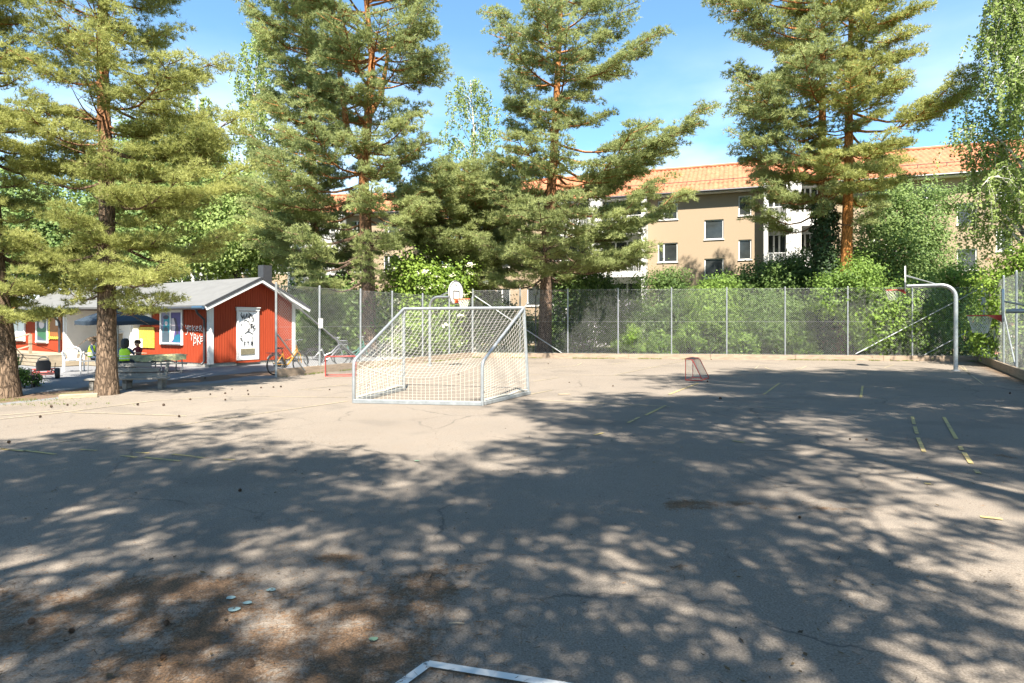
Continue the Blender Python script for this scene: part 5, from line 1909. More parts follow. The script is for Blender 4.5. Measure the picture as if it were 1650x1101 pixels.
def bicycle(label, base, rz, colour, basket=False, group='parked bicycles'):
    """x forward; wheel axis along y; origin on the ground under the rear axle"""
    t = thing('bicycle', label, 'bicycle', (base[0], base[1], 0), rz, group)
    r, wb = 0.335, 1.06
    for x, nm in ((0, 'rear_wheel'), (wb, 'front_wheel')):
        a, b = MB(), MB()
        wheel(a, b, (x, 0, r), (0, 1, 0), r, 0.021)
        wo = b.build('wheel', M['steel'], t, smooth=True)
        a.build('tyre', M['rubber'], wo, smooth=True)
        g = MB().ring((x, 0, r), r + 0.028, 0.016, (0, 1, 0), 20, 6, a0=(0.0), a1=PI * 0.9)
    f = MB()
    bb, st, ht, hb = Vector((0.44, 0, 0.29)), Vector((0.30, 0, 0.72)), Vector((0.90, 0, 0.88)), Vector((0.94, 0, 0.70))
    f.tube([bb, st], 0.019, 8)
    f.tube([ht + Vector((-0.01, 0, 0.04)), hb], 0.022, 8)
    f.tube([hb + Vector((-0.01, 0, 0.04)), (0.66, 0, 0.42), (0.55, 0, 0.32), bb], 0.024, 8)
    f.tube([ht - Vector((0, 0, 0.06)), (0.66, 0, 0.55), (0.45, 0, 0.46), (0.39, 0, 0.45)], 0.018, 8)
    for s in (-1, 1):
        f.tube([(0, s * 0.055, r), (0.38, s * 0.03, 0.31), bb], 0.011, 6)
        f.tube([(0, s * 0.055, r), (0.24, s * 0.03, 0.60), (0.32, 0, 0.66)], 0.010, 6)
        f.tube([hb, (wb - 0.06, s * 0.05, 0.62), (wb, s * 0.055, r)], 0.013, 6)
    f.build('frame', colour, t, smooth=True)
    m = MB().tube([st, (0.275, 0, 0.82)], 0.014, 8)
    m.add([(0.08, -0.095, 0.87), (0.08, 0.095, 0.87), (0.20, 0.085, 0.86), (0.36, 0.028, 0.85), (0.36, -0.028, 0.85), (0.20, -0.085, 0.86),
           (0.10, -0.07, 0.82), (0.10, 0.07, 0.82), (0.20, 0.05, 0.81), (0.34, 0.02, 0.82), (0.34, -0.02, 0.82), (0.20, -0.05, 0.81)],
          [(0, 5, 4, 3, 2, 1), (6, 7, 8, 9, 10, 11), (0, 1, 7, 6), (1, 2, 8, 7), (2, 3, 9, 8), (3, 4, 10, 9), (4, 5, 11, 10), (5, 0, 6, 11)])
    m.build('saddle', M['black'], t, bevel=0.01)
    m = MB().tube([ht, ht + Vector((-0.03, 0, 0.16))], 0.014, 8)
    c = ht + Vector((-0.03, 0, 0.16))
    for s in (-1, 1):
        m.tube([c, c + Vector((0.06, s * 0.08, 0.05)), c + Vector((0.02, s * 0.26, 0.06)), c + Vector((-0.16, s * 0.29, 0.03))], 0.011, 8)
    hbo = m.build('handlebar', M['steel'], t, smooth=True)
    g = MB()
    for s in (-1, 1):
        g.tube([c + Vector((-0.06, s * 0.275, 0.046)), c + Vector((-0.18, s * 0.293, 0.028))], 0.017, 8)
    g.build('grip', M['black'], hbo, smooth=True)
    k = MB()
    for z in (0.0,):
        for s in (-1, 1):
            k.tube([(0.22, s * 0.07, 0.70), (-0.30, s * 0.07, 0.71)], 0.007, 6)
            k.tube([(0, s * 0.065, r), (-0.18, s * 0.07, 0.70)], 0.006, 6)
    for x in (-0.28, -0.15, 0.0, 0.15):
        k.tube([(x, -0.07, 0.705), (x, 0.07, 0.705)], 0.006, 6)
    k.build('carrier', M['black'], t, smooth=True)
    for x, a0, a1 in ((0, -0.2, 2.6), (wb, 0.6, 3.3)):
        pts = [Vector((x + math.cos(q) * (r + 0.025) * -1, 0, r + math.sin(q) * (r + 0.025))) for q in np.linspace(a0 + PI * 0.0, a1, 14)]
        pts = [Vector((2 * x - p.x if x == 0 else p.x, 0, p.z)) for p in pts]
        mg = MB().tube(pts, 0.018, 6)
        mg.build('mudguard', M['black'], t, smooth=True)
    cr = MB().disc((0.44, 0.055, 0.29), 0.095, 0.006, (0, 1, 0), 20)
    cr.add([(0.0, 0.07, 0.385), (0.46, 0.07, 0.395), (0.54, 0.07, 0.29), (0.46, 0.07, 0.19), (0.0, 0.07, 0.29), (0.0, 0.05, 0.385), (0.46, 0.05, 0.395), (0.54, 0.05, 0.29), (0.46, 0.05, 0.19), (0.0, 0.05, 0.29)],
           [(0, 1, 2, 3, 4), (9, 8, 7, 6, 5), (0, 5, 6, 1), (1, 6, 7, 2), (2, 7, 8, 3), (3, 8, 9, 4), (4, 9, 5, 0)])
    for s, q in ((1, 0.6), (-1, 0.6 + PI)):
        e = Vector((0.44 + math.cos(q) * 0.165, s * 0.10, 0.29 + math.sin(q) * 0.165))
        cr.tube([(0.44, s * 0.085, 0.29), e], 0.010, 6)
        cr.bx((e.x - 0.045, e.y - 0.02 + s * 0.05, e.z - 0.012), (e.x + 0.045, e.y + 0.02 + s * 0.06, e.z + 0.012))
    cr.build('crankset', M['dark_trim'], t, bevel=0)
    ks = MB().tube([(0.36, -0.04, 0.28), (0.30, -0.24, 0.01)], 0.010, 6)
    ks.build('kickstand', M['steel_dull'], t)
    if basket:
        b = MB()
        for x in (0.02, 0.30):
            b.tube([(ht.x + x, -0.17, 0.98), (ht.x + x, 0.17, 0.98)], 0.005, 5)
        for z in (0.82, 0.98):
            b.tube([(ht.x + 0.02, -0.17, z), (ht.x + 0.30, -0.17, z), (ht.x + 0.30, 0.17, z), (ht.x + 0.02, 0.17, z), (ht.x + 0.02, -0.17, z)], 0.005, 5)
        for q in np.linspace(0, 1, 8):
            for s in (-1, 1):
                b.tube([(ht.x + 0.02 + 0.28 * q, s * 0.17, 0.82), (ht.x + 0.02 + 0.28 * q, s * 0.17, 0.98)], 0.003, 4)
        b.build('basket', M['steel_dull'], t)
    return t


bx_, by_ = gp(443, 605)
bicycle('orange-yellow step-through bicycle parked at the free end of the fence', (bx_, by_), R(64), M['bike_yellow'])
bicycle('grey bicycle with a front basket behind the fence, nearer the orange-yellow one', (-7.25, 22.6), R(22), M['bike_grey'], True)
bicycle('dark green bicycle behind the fence, half hidden by the brace', (-6.75, 24.3), R(15), M['bike_green'])
bicycle('black bicycle furthest along behind the fence', (-6.2, 26.0), R(40), M['dark_trim'])


def plastic_chair(label, base, rz):
    t = thing('plastic_chair', label, 'chair', (base[0], base[1], 0), rz)
    # faces +y; back towards -y
    m = MB()
    m.add([(-0.22, -0.20, 0.40), (0.22, -0.20, 0.40), (0.25, 0.24, 0.43), (-0.25, 0.24, 0.43), (-0.22, -0.20, 0.37), (0.22, -0.20, 0.37), (0.25, 0.24, 0.39), (-0.25, 0.24, 0.39)],
          [(0, 1, 2, 3), (7, 6, 5, 4), (0, 4, 5, 1), (1, 5, 6, 2), (2, 6, 7, 3), (3, 7, 4, 0)])
    m.build('seat', M['white_plastic'], t, bevel=0.012)
    b = MB()
    # rounded back: arch with slats above a solid centre splat
    arch = [(-0.25, -0.20, 0.52), (-0.25, -0.25, 0.66), (-0.20, -0.29, 0.77), (-0.10, -0.31, 0.83), (0.0, -0.315, 0.845), (0.10, -0.31, 0.83), (0.20, -0.29, 0.77), (0.25, -0.25, 0.66), (0.25, -0.20, 0.52)]
    b.tube(arch, 0.030, 8)
    for k in range(7):
        x = -0.16 + 0.32 * k / 6
        zt = 0.82 - 0.9 * x * x
        b.beam((x * 0.55, -0.205, 0.40), (x * 0.9, -0.27, 0.66), 0.028, 0.018, up=(0, 1, 0))
        b.beam((x * 0.9, -0.27, 0.66), (x, -0.305, zt), 0.022, 0.018, up=(0, 1, 0))
    b.beam((-0.15, -0.265, 0.655), (0.15, -0.265, 0.655), 0.02, 0.05)
    b.prism([(-0.09, 0), (0.09, 0), (0.14, 0.26), (-0.14, 0.26)], (0, -0.20, 0.40), (1, 0, 0), Vector((0, -0.25, 0.97)), 0.014)
    b.build('backrest', M['white_plastic'], t, smooth=True)
    for s in (-1, 1):
        MB().tube([(s * 0.25, -0.21, 0.60), (s * 0.29, -0.05, 0.64), (s * 0.29, 0.18, 0.63), (s * 0.27, 0.25, 0.58)], [0.022, 0.028, 0.028, 0.024], 8).build('arm', M['white_plastic'], t, smooth=True)
    for s in (-1, 1):
        MB().tube([(s * 0.27, 0.25, 0.60), (s * 0.27, 0.245, 0.40), (s * 0.275, 0.27, 0.0)], [0.026, 0.030, 0.020], 8).build('leg', M['white_plastic'], t, smooth=True)
        MB().tube([(s * 0.25, -0.20, 0.56), (s * 0.23, -0.215, 0.38), (s * 0.25, -0.31, 0.0)], [0.028, 0.034, 0.022], 8).build('leg', M['white_plastic'], t, smooth=True)


px_, py_ = gp(118, 599)
plastic_chair('white plastic garden chair with slatted round back beside the deck', (px_, py_), R(28))


def metal_chair(label, base, rz):
    t = thing('metal_chair', label, 'chair', (base[0], base[1], 0), rz)
    m = MB().bx((-0.2, -0.2, 0.41), (0.2, 0.2, 0.435))
    m.build('seat', M['grey_wood'], t, bevel=0.008)
    f = MB()
    for s in (-1, 1):
        f.tube([(s * 0.23, 0.22, 0.0), (s * 0.23, 0.20, 0.60), (s * 0.23, 0.14, 0.64), (s * 0.23, -0.22, 0.64)], 0.014, 8)
        f.tube([(s * 0.23, -0.28, 0.0), (s * 0.21, -0.20, 0.42), (s * 0.21, -0.27, 0.85)], 0.014, 8)
        f.tube([(s * 0.23, 0.20, 0.40), (s * 0.21, -0.20, 0.42)], 0.012, 8)
    f.build('frame', M['steel_dull'], t, smooth=True)
    b = MB()
    for z in (0.62, 0.72, 0.82):
        b.bx((-0.20, -0.26, z), (0.20, -0.24, z + 0.06))
    b.build('backrest', M['grey_wood'], t, bevel=0.006)


cx_, cy_ = gp(148, 602)
metal_chair('grey metal-framed chair the curly-haired child sits on', (cx_, cy_), R(100))


def go_kart():
    b = gp(70, 611)
    t = thing('pedal_go_kart', 'red pedal go-kart with black seat and fat black tyres near the deck steps', 'go-kart', (b[0], b[1], 0), R(37))
    # faces +y (away from the yard)
    tr, tf = 0.155, 0.13
    for x, y, r in ((-0.33, 0, tr), (0.33, 0, tr), (-0.33, 0.95, tf), (0.33, 0.95, tf)):
        w = MB()
        w.lathe([(r * 0.45, -0.055), (r * 0.9, -0.06), (r, -0.035), (r, 0.035), (r * 0.9, 0.06), (r * 0.45, 0.055)], 22)
        w.v = [(x + p[2], y + p[0], r + p[1]) for p in w.v]
        wo = w.build('wheel', M['rubber'], t, smooth=True)
        h = MB().lathe([(0.001, -0.04), (r * 0.44, -0.05), (r * 0.44, 0.05), (0.001, 0.04)], 16)
        h.v = [(x + p[2], y + p[0], r + p[1]) for p in h.v]
        h.build('hub', M['red_paint'], wo)
    f = MB()
    for s in (-1, 1):
        f.tube([(s * 0.19, -0.10, 0.20), (s * 0.17, 0.35, 0.18), (s * 0.10, 0.95, 0.16)], 0.020, 8)
        f.tube([(s * 0.19, -0.10, 0.20), (s * 0.19, -0.12, 0.30)], 0.016, 8)
        f.tube([(s * 0.30, 0.0, tr), (s * 0.19, -0.10, 0.28)], 0.014, 8)
    f.tube([(-0.31, 0, tr), (0.31, 0, tr)], 0.016, 8)
    f.tube([(-0.31, 0.95, tf), (0.31, 0.95, tf)], 0.016, 8)
    f.tube([(-0.26, -0.13, 0.30), (0.26, -0.13, 0.30)], 0.018, 8)
    f.tube([(-0.24, -0.13, 0.13), (0.24, -0.13, 0.13)], 0.012, 8)
    f.build('chassis', M['red_paint'], t, smooth=True)
    s = MB()
    s.bx((-0.17, -0.08, 0.24), (0.17, 0.24, 0.30))
    s.prism([(-0.17, 0), (0.17, 0), (0.18, 0.22), (0.13, 0.30), (-0.13, 0.30), (-0.18, 0.22)], (0, -0.10, 0.27), (1, 0, 0), Vector((0, -0.22, 0.97)), 0.05)
    s.build('seat', M['black'], t, bevel=0.02)
    w = MB().ring((0, 0.46, 0.52), 0.13, 0.014, Vector((0, -0.7, 0.7)), 20, 6)
    w.tube([(0, 0.46, 0.52), (0, 0.80, 0.20)], 0.014, 8)
    w.tube([(-0.12, 0.46, 0.52), (0.12, 0.46, 0.52)], 0.010, 6)
    w.build('steering_wheel', M['black'], t, smooth=True)
    l = MB().tube([(0.26, 0.20, 0.20), (0.28, 0.12, 0.46)], 0.010, 6)
    l.build('brake_lever', M['black'], t)


go_kart()


def slat_bench():
    a, b = gp(262, 627), gp(134, 630)
    a, b = Vector((*a, 0)), Vector((*b, 0))
    L = (a - b).length
    t = thing('slat_bench', 'low weathered grey bench with tall sloping plank back behind the near trunk', 'bench', b, math.atan2(a.y - b.y, a.x - b.x))
    for k in range(3):
        y = 0.02 + 0.15 * k
        MB().bx((0.0 - 0.02 * k, y, 0.235), (L + 0.12 - 0.05 * k, y + 0.135, 0.275)).build('seat_plank', M['grey_wood'], t, bevel=0.006)
    for k in range(3):
        z0 = 0.31 + 0.125 * k
        y0 = 0.46 + 0.10 * k
        m = MB()
        m.beam((0.05, y0, z0), (L - 0.03 - 0.20 * k, y0, z0), 0.125, 0.032, up=(0, -0.78, 0.62))
        m.build('back_plank', M['grey_wood'], t, bevel=0.006)
    for x in (0.15, L * 0.5, L - 0.08):
        m = MB()
        m.bx((x - 0.045, 0.05, 0.0), (x + 0.045, 0.13, 0.233))
        m.beam((x, 0.05, 0.19), (x, 0.52, 0.19), 0.08, 0.08)
        m.beam((x, 0.44, 0.0), (x, 0.47, 0.28), 0.08, 0.08)
        m.beam((x, 0.49, 0.24), (x, 0.76, 0.60), 0.07, 0.05)
        m.build('leg', M['grey_wood'], t)


slat_bench()


def picnic_table():
    a, b = gp(206, 604), gp(296, 600)
    a, b = Vector((a[0], a[1], 0)), Vector((b[0], b[1] + 0.25, 0))
    L = (b - a).length
    t = thing('picnic_table', 'long children\'s picnic table on bent steel legs by the red wall', 'table', a, math.atan2(b.y - a.y, b.x - a.x))
    MB().bx((-0.3, 0.0, 0.545), (L, 0.72, 0.575)).build('tabletop', M['pale_wood'], t, bevel=0.006)
    for y in (-0.42, 0.98):
        MB().bx((-0.3, y, 0.29), (L * 0.92, y + 0.2, 0.325)).build('seat', M['grey_wood'], t, bevel=0.006)
    for x in (0.25, L * 0.55, L - 0.15):
        for s in (-1, 1):
            y = 0.36
            pts = [(x, y, 0.54), (x, y + s * 0.22, 0.50), (x, y + s * 0.30, 0.30), (x, y + s * 0.36, 0.06), (x, y + s * 0.30, 0.016), (x, y, 0.016)]
            MB().tube(pts, 0.020, 8).build('leg', M['steel_dull'], t, smooth=True)
            MB().tube([(x, y + s * 0.30, 0.27), (x, y + s * 0.74, 0.28)], 0.016, 8).build('seat_bracket', M['steel_dull'], t, smooth=True)
    # oilcloth, draped over the front
    cl = MB()
    n = 30
    prof = [(0.74, 0.36), (0.735, 0.56), (0.70, 0.583), (0.36, 0.585), (0.02, 0.583), (-0.03, 0.56), (-0.045, 0.40)]
    vs, fs = [], []
    for i in range(n + 1):
        x = -0.25 + (L + 0.20) * i / n
        for j, (y, z) in enumerate(prof):
            w = 0.018 * math.sin(i * 1.3) if j in (0, len(prof) - 1) else 0
            dz = 0.02 * math.sin(i * 0.9 + 1) if j in (0, len(prof) - 1) else 0
            vs.append((x, y + w, z + dz))
    k = len(prof)
    for i in range(n):
        for j in range(k - 1):
            a_ = i * k + j
            fs.append((a_, a_ + 1, a_ + k + 1, a_ + k))
    cl.add(vs, fs)
    o = cl.build('tablecloth', M['oilcloth'], None, smooth=True)
    o.location, o.rotation_euler = t.location, t.rotation_euler
    tag(o, 'mottled green oilcloth draped over the picnic table', 'tablecloth')
    return t


PT = picnic_table()


def parasol():
    p = ap(190, 519, 20.9)
    t = thing('parasol', 'navy blue parasol standing behind the near pine trunk', 'parasol', (p.x, p.y, 0))
    MB().lathe([(0.001, 0), (0.24, 0), (0.24, 0.05), (0.05, 0.09), (0.03, 0.2), (0.001, 0.2)], 18).build('base', M['concrete'], t, smooth=True)
    MB().tube([(0, 0, 0.1), (0, 0, 2.16)], 0.022, 10).build('pole', M['steel_dull'], t, smooth=True)
    m = MB()
    n = 8
    prof = [(0.02, 2.17), (0.45, 2.02), (0.9, 1.86), (1.28, 1.70), (1.28, 1.58)]
    vs = []
    for r, z in prof:
        for j in range(n * 2):
            q = 2 * PI * j / (n * 2) + 0.2
            f = 1.0 if j % 2 == 0 else 0.93
            vs.append((r * f * math.cos(q), r * f * math.sin(q), z - (0 if j % 2 == 0 else 0.02 * r)))
    k = n * 2
    fs = [(i * k + j, i * k + (j + 1) % k, (i + 1) * k + (j + 1) % k, (i + 1) * k + j) for i in range(len(prof) - 1) for j in range(k)]
    m.add(vs, fs)
    ca = m.build('canopy', M['navy'], t)
    so = ca.modifiers.new('thickness', 'SOLIDIFY')
    so.thickness = 0.006
    r = MB()
    for j in range(n):
        q = 2 * PI * j / n + 0.2
        r.tube([(0, 0, 2.12), (1.2 * math.cos(q), 1.2 * math.sin(q), 1.68)], 0.008, 5)
        r.tube([(0, 0, 1.6), (0.65 * math.cos(q), 0.65 * math.sin(q), 1.89)], 0.007, 5)
    r.build('ribs', M['steel_dull'], t)


parasol()


def timber_edge():
    a, b = gp(95, 643), gp(158, 640)
    a, b = Vector((*a, 0)), Vector((*b, 0))
    o = MB().beam(Vector((0, 0, 0.04)), b - a + Vector((0, 0, 0.04)), 0.16, 0.10).build('timber_beam', M['pale_wood'], bevel=0.015, loc=a)
    tag(o, 'short pale timber beam lying at the foot of the near pine trunk', 'timber beam')


timber_edge()

# small debris on the court
w = gp(908, 637)
o = MB().beam((-0.12, 0, 0.02), (0.10, 0.02, 0.02), 0.05, 0.022).beam((0.02, 0.05, 0.018), (0.15, -0.02, 0.02), 0.03, 0.02).build('wood_scrap', M['pale_wood'], loc=(w[0], w[1], 0.005))
tag(o, 'pale broken wood scrap on the sunny asphalt right of the football goal', 'wood scrap')
w = gp(735, 1009)
o = MB().tube([(-0.04, 0, 0.008), (0.0, 0.004, 0.010), (0.045, -0.002, 0.008)], [0.003, 0.004, 0.003], 6).build('twig', M['pale_wood'], loc=(w[0], w[1], 0.008))
tag(o, 'short pale twig on the shaded asphalt above the white corner line', 'twig')


def cones():
    m = MB()
    # an open pine cone: overlapping scale rings on an egg body
    m.ell((0, 0, 0.020), (0.017, 0.017, 0.024), 10, 7)
    for k in range(6):
        z = 0.004 + 0.0065 * k
        rr = 0.022 * math.sin(PI * min(0.92, (k + 1.3) / 7.2))
        for j in range(8):
            q = 2 * PI * (j + 0.5 * (k % 2)) / 8
            c = Vector((rr * math.cos(q), rr * math.sin(q), z))
            d = Vector((math.cos(q), math.sin(q), 0.5)) * 0.008
            s = Vector((-math.sin(q), math.cos(q), 0)) * 0.006
            m.add([c * 0.6 + Vector((0, 0, z * 0.4)) - s, c * 0.6 + Vector((0, 0, z * 0.4)) + s, c + d + s * 0.7, c + d - s * 0.7], [(0, 1, 2, 3)])
    me = m.build('pine_cone', M['cone'])
    spots = [(404, 1073, 1.5), (258, 1065, 1.3), (267, 1010, 1.1), (120, 1020, 1.2), (52, 1004, 1.2), (384, 793, 1.4), (15, 715, 1.5), (67, 673, 1.3), (82, 657, 1.3), (107, 654, 1.2), (223, 654, 1.3), (265, 654, 1.4), (287, 673, 1.2),
             (306, 645, 1.2), (340, 637, 1.2), (363, 635, 1.2), (399, 637, 1.2), (421, 626, 1.2), (400, 631, 1.1), (440, 625, 1.2), (452, 625, 1.3), (453, 624, 1.1), (364, 646, 1.1), (530, 629, 1.1), (330, 611, 1.2), (375, 628, 1.1),
             (593, 621, 1.1), (738, 605, 1.2), (780, 634, 1.2), (918, 617, 1.0), (883, 587, 1.1), (987, 623, 1.1), (1141, 617, 1.6), (1161, 643, 1.5), (1626, 636, 1.5), (1397, 710, 1.2), (1290, 837, 1.0), (1146, 557 + 23, 1.3), (1369, 710, 1.1)]
    for i, (px, py, s) in enumerate(spots):
        o = me if i == 0 else me.copy()
        if i:
            COL.objects.link(o)
        x, y = gp(px, py)
        s *= 0.52 if py > 700 else 0.72
        o.location = (x, y, 0.018 * s)
        o.rotation_euler = (R(70 + 30 * math.sin(i * 3.1)), R(20 * math.cos(i)), i * 1.7)
        o.scale = (s, s, s)
        tag(o, 'small dark pine cone lying loose on the asphalt', 'pine cone', 'fallen pine cones')


cones()


def street_lamp():
    p = ap(868, 520, 31.2)
    t = thing('street_lamp', 'dark lantern street lamp on a thin pole beside the pine behind the far fence', 'street lamp', (p.x - 0.15, p.y, 0))
    h = ap(868, 476, 31.2).z
    MB().tube([(0, 0, -0.05), (0, 0, 0.4), (0, 0, 0.42), (0, 0, h)], [0.06, 0.06, 0.035, 0.03], 10).build('pole', M['dark_trim'], t, smooth=True)
    l = MB().lathe([(0.04, h), (0.10, h + 0.03), (0.17, h + 0.42), (0.165, h + 0.43)], 6)
    l.build('lantern_glass', mat('lantern_glass', (0.35, 0.36, 0.34), 0.2, 0.1, 3), t)
    MB().lathe([(0.22, h + 0.43), (0.20, h + 0.46), (0.06, h + 0.58), (0.03, h + 0.64), (0.001, h + 0.64)], 6).build('lantern_roof', M['dark_trim'], t)


street_lamp()


# ================================================================ play things behind the far fence
def swing_frame():
    p = ap(812, 560, 36.0)
    t = thing('swing_frame', 'yellow and orange swing frame on the grass behind the far fence', 'swing', (p.x, p.y, 0))
    H_ = ap(812, 500, 36).z
    m = MB()
    for s in (-1, 1):
        m.tube([(s * 0.9 - 0.25, 0.5, 0), (s * 0.9, 0, H_), (s * 0.9 + 0.25, -0.5, 0)], 0.05, 8)
    m.build('leg_frame', M['bike_yellow'], t, smooth=True)
    MB().tube([(-1.0, 0, H_), (1.0, 0, H_)], 0.05, 8).build('top_beam', M['yellow_paint'], t, smooth=True)
    for x in (-0.4, 0.4):
        s = MB()
        for k in (-0.2, 0.2):
            s.tube([(x + k, 0, H_), (x + k, 0, 0.5)], 0.008, 4)
        s.build('chain', M['steel_dull'], t)
        MB().bx((x - 0.22, -0.08, 0.48), (x + 0.22, 0.08, 0.51)).build('seat', M['rubber'], t)


swing_frame()
# ================================================================ apartment blocks
def facade(mb, L, H_, holes, depth=0.14):
    xs = sorted({0.0, L} | {h[0] for h in holes} | {h[1] for h in holes})
    zs = sorted({0.0, H_} | {h[2] for h in holes} | {h[3] for h in holes})
    for i in range(len(xs) - 1):
        for j in range(len(zs) - 1):
            cx, cz = (xs[i] + xs[i + 1]) / 2, (zs[j] + zs[j + 1]) / 2
            if any(h[0] < cx < h[1] and h[2] < cz < h[3] for h in holes):
                continue
            mb.add([(xs[i], 0, zs[j]), (xs[i + 1], 0, zs[j]), (xs[i + 1], 0, zs[j + 1]), (xs[i], 0, zs[j + 1])], [(0, 1, 2, 3)])
    for a, b, c, d in holes:
        mb.add([(a, 0, c), (b, 0, c), (b, 0, d), (a, 0, d), (a, depth, c), (b, depth, c), (b, depth, d), (a, depth, d)],
               [(0, 4, 5, 1), (1, 5, 6, 2), (2, 6, 7, 3), (3, 7, 4, 0)])


CURT = mat('curtain', (0.55, 0.53, 0.48), 0.9, 0.1, 6)


def house_window(t, x0, x1, z0, z1, split=None, y=0.07, curtain=0.0, seed=0):
    f = MB()
    w = 0.07
    f.bx((x0, y, z0), (x0 + w, y + 0.06, z1))
    f.bx((x1 - w, y, z0), (x1, y + 0.06, z1))
    f.bx((x0 + w, y, z1 - w), (x1 - w, y + 0.058, z1))
    f.bx((x0 + w, y, z0), (x1 - w, y + 0.058, z0 + w))
    if split:
        xm = x0 + (x1 - x0) * split
        f.bx((xm - 0.05, y - 0.005, z0 + w), (xm + 0.05, y + 0.056, z1 - w))
    f.bx((x0 - 0.05, -0.06, z0 - 0.05), (x1 + 0.05, y + 0.02, z0 - 0.002))
    wo = f.build('window', M['white_paint'], t)
    MB().bx((x0 + w * 0.5, y + 0.03, z0 + w * 0.5), (x1 - w * 0.5, y + 0.045, z1 - w * 0.5)).build('pane', M['glass'], wo)
    return wo


def balcony_bay(t, u0, u1, floors, doorside=1):
    """white bay of stacked loggias: dark glazing behind bar railings, white slabs and piers"""
    um = (u0 + u1) / 2
    for z in floors:               # z = floor level
        m = MB()
        m.bx((u0, -1.05, z - 0.22), (u1, -0.02, z))
        m.bx((u0, -1.08, z - 0.24), (u1, -1.055, z + 0.14))
        slab = m.build('balcony', M['white_paint'], t)
        for a, b in ((u0 + 0.12, um - 0.45), (um + 0.45, u1 - 0.12)):
            rl = MB()
            x = a
            while x <= b:
                rl.bx((x - 0.012, -1.05, z + 0.15), (x + 0.012, -1.03, z + 0.98))
                x += 0.115
            rl.bx((a, -1.07, z + 0.98), (b, -1.01, z + 1.03))
            rl.build('railing', M['white_paint'], slab)
        wl = MB()
        for a, b, sgn in ((u0 + 0.15, um - 0.35, 1), (um + 0.35, u1 - 0.15, -1)):
            g = MB().bx((a, -0.015, z + 0.05), (b, 0.0, z + 2.30))
            g.build('pane', M['glass'], slab)
            for q in (0.0, 0.33, 0.62, 1.0):
                x = a + (b - a) * q
                wl.bx((x - 0.05, -0.05, z + 0.05), (x + 0.05, -0.016, z + 2.3))
            wl.bx((a, -0.048, z + 2.22), (b, -0.017, z + 2.32))
            q0, q1 = (0.33, 1.0) if sgn == 1 else (0.0, 0.62)
            wl.bx((a + (b - a) * q0, -0.047, z + 0.05), (a + (b - a) * q1, -0.018, z + 0.75))
        wl.build('window_frame', M['white_paint'], slab)
    m = MB()
    zt = floors[-1] + 2.6
    for x0, x1 in ((u0 - 0.12, u0 + 0.12), (um - 0.42, um + 0.42), (u1 - 0.12, u1 + 0.16)):
        m.bx((x0, -1.10, 0), (x1, -0.001, zt))
    m.bx((u0 + 0.12, -0.012, 0.0), (u1 - 0.12, -0.004, zt))
    m.build('balcony_pier', M['white_paint'], t)


def tile_roof(L, dep, eave, pitch, over=0.55, tile=0.30, course=0.36):
    """corrugated pantile slope with stepped courses, both sides"""
    Lx0, Lx1 = -0.45, L + 0.45
    nx = int((Lx1 - Lx0) / tile * 6)
    xs = np.linspace(Lx0, Lx1, nx)
    run = dep / 2 + over
    sl = math.tan(pitch)
    ns = int(run / math.cos(pitch) / course)
    V, T = [], []
    for side in (0, 1):
        b0 = len(V)
        rows = []
        for i in range(ns):
            for e, dz in ((i / ns, 0.035), ((i + 1) / ns, 0.0)):
                rows.append((e * run, dz))
        for d, dz in rows:
            ph = (xs - Lx0) / tile * 2 * PI
            zz = eave - over * sl + d * sl + dz + 0.038 * np.sin(ph) + 0.05
            yy = -over + d
            yy = yy if side == 0 else dep - yy
            for x, z in zip(xs, zz):
                V.append((x, yy, z))
        idx = np.arange(b0, b0 + nx * len(rows)).reshape(len(rows), nx)
        q = np.stack([idx[:-1, :-1], idx[:-1, 1:], idx[1:, 1:], idx[1:, :-1]], -1).reshape(-1, 4)
        if side:
            q = q[:, ::-1]
        T.append(q)
    return np.array(V), np.concatenate(T)


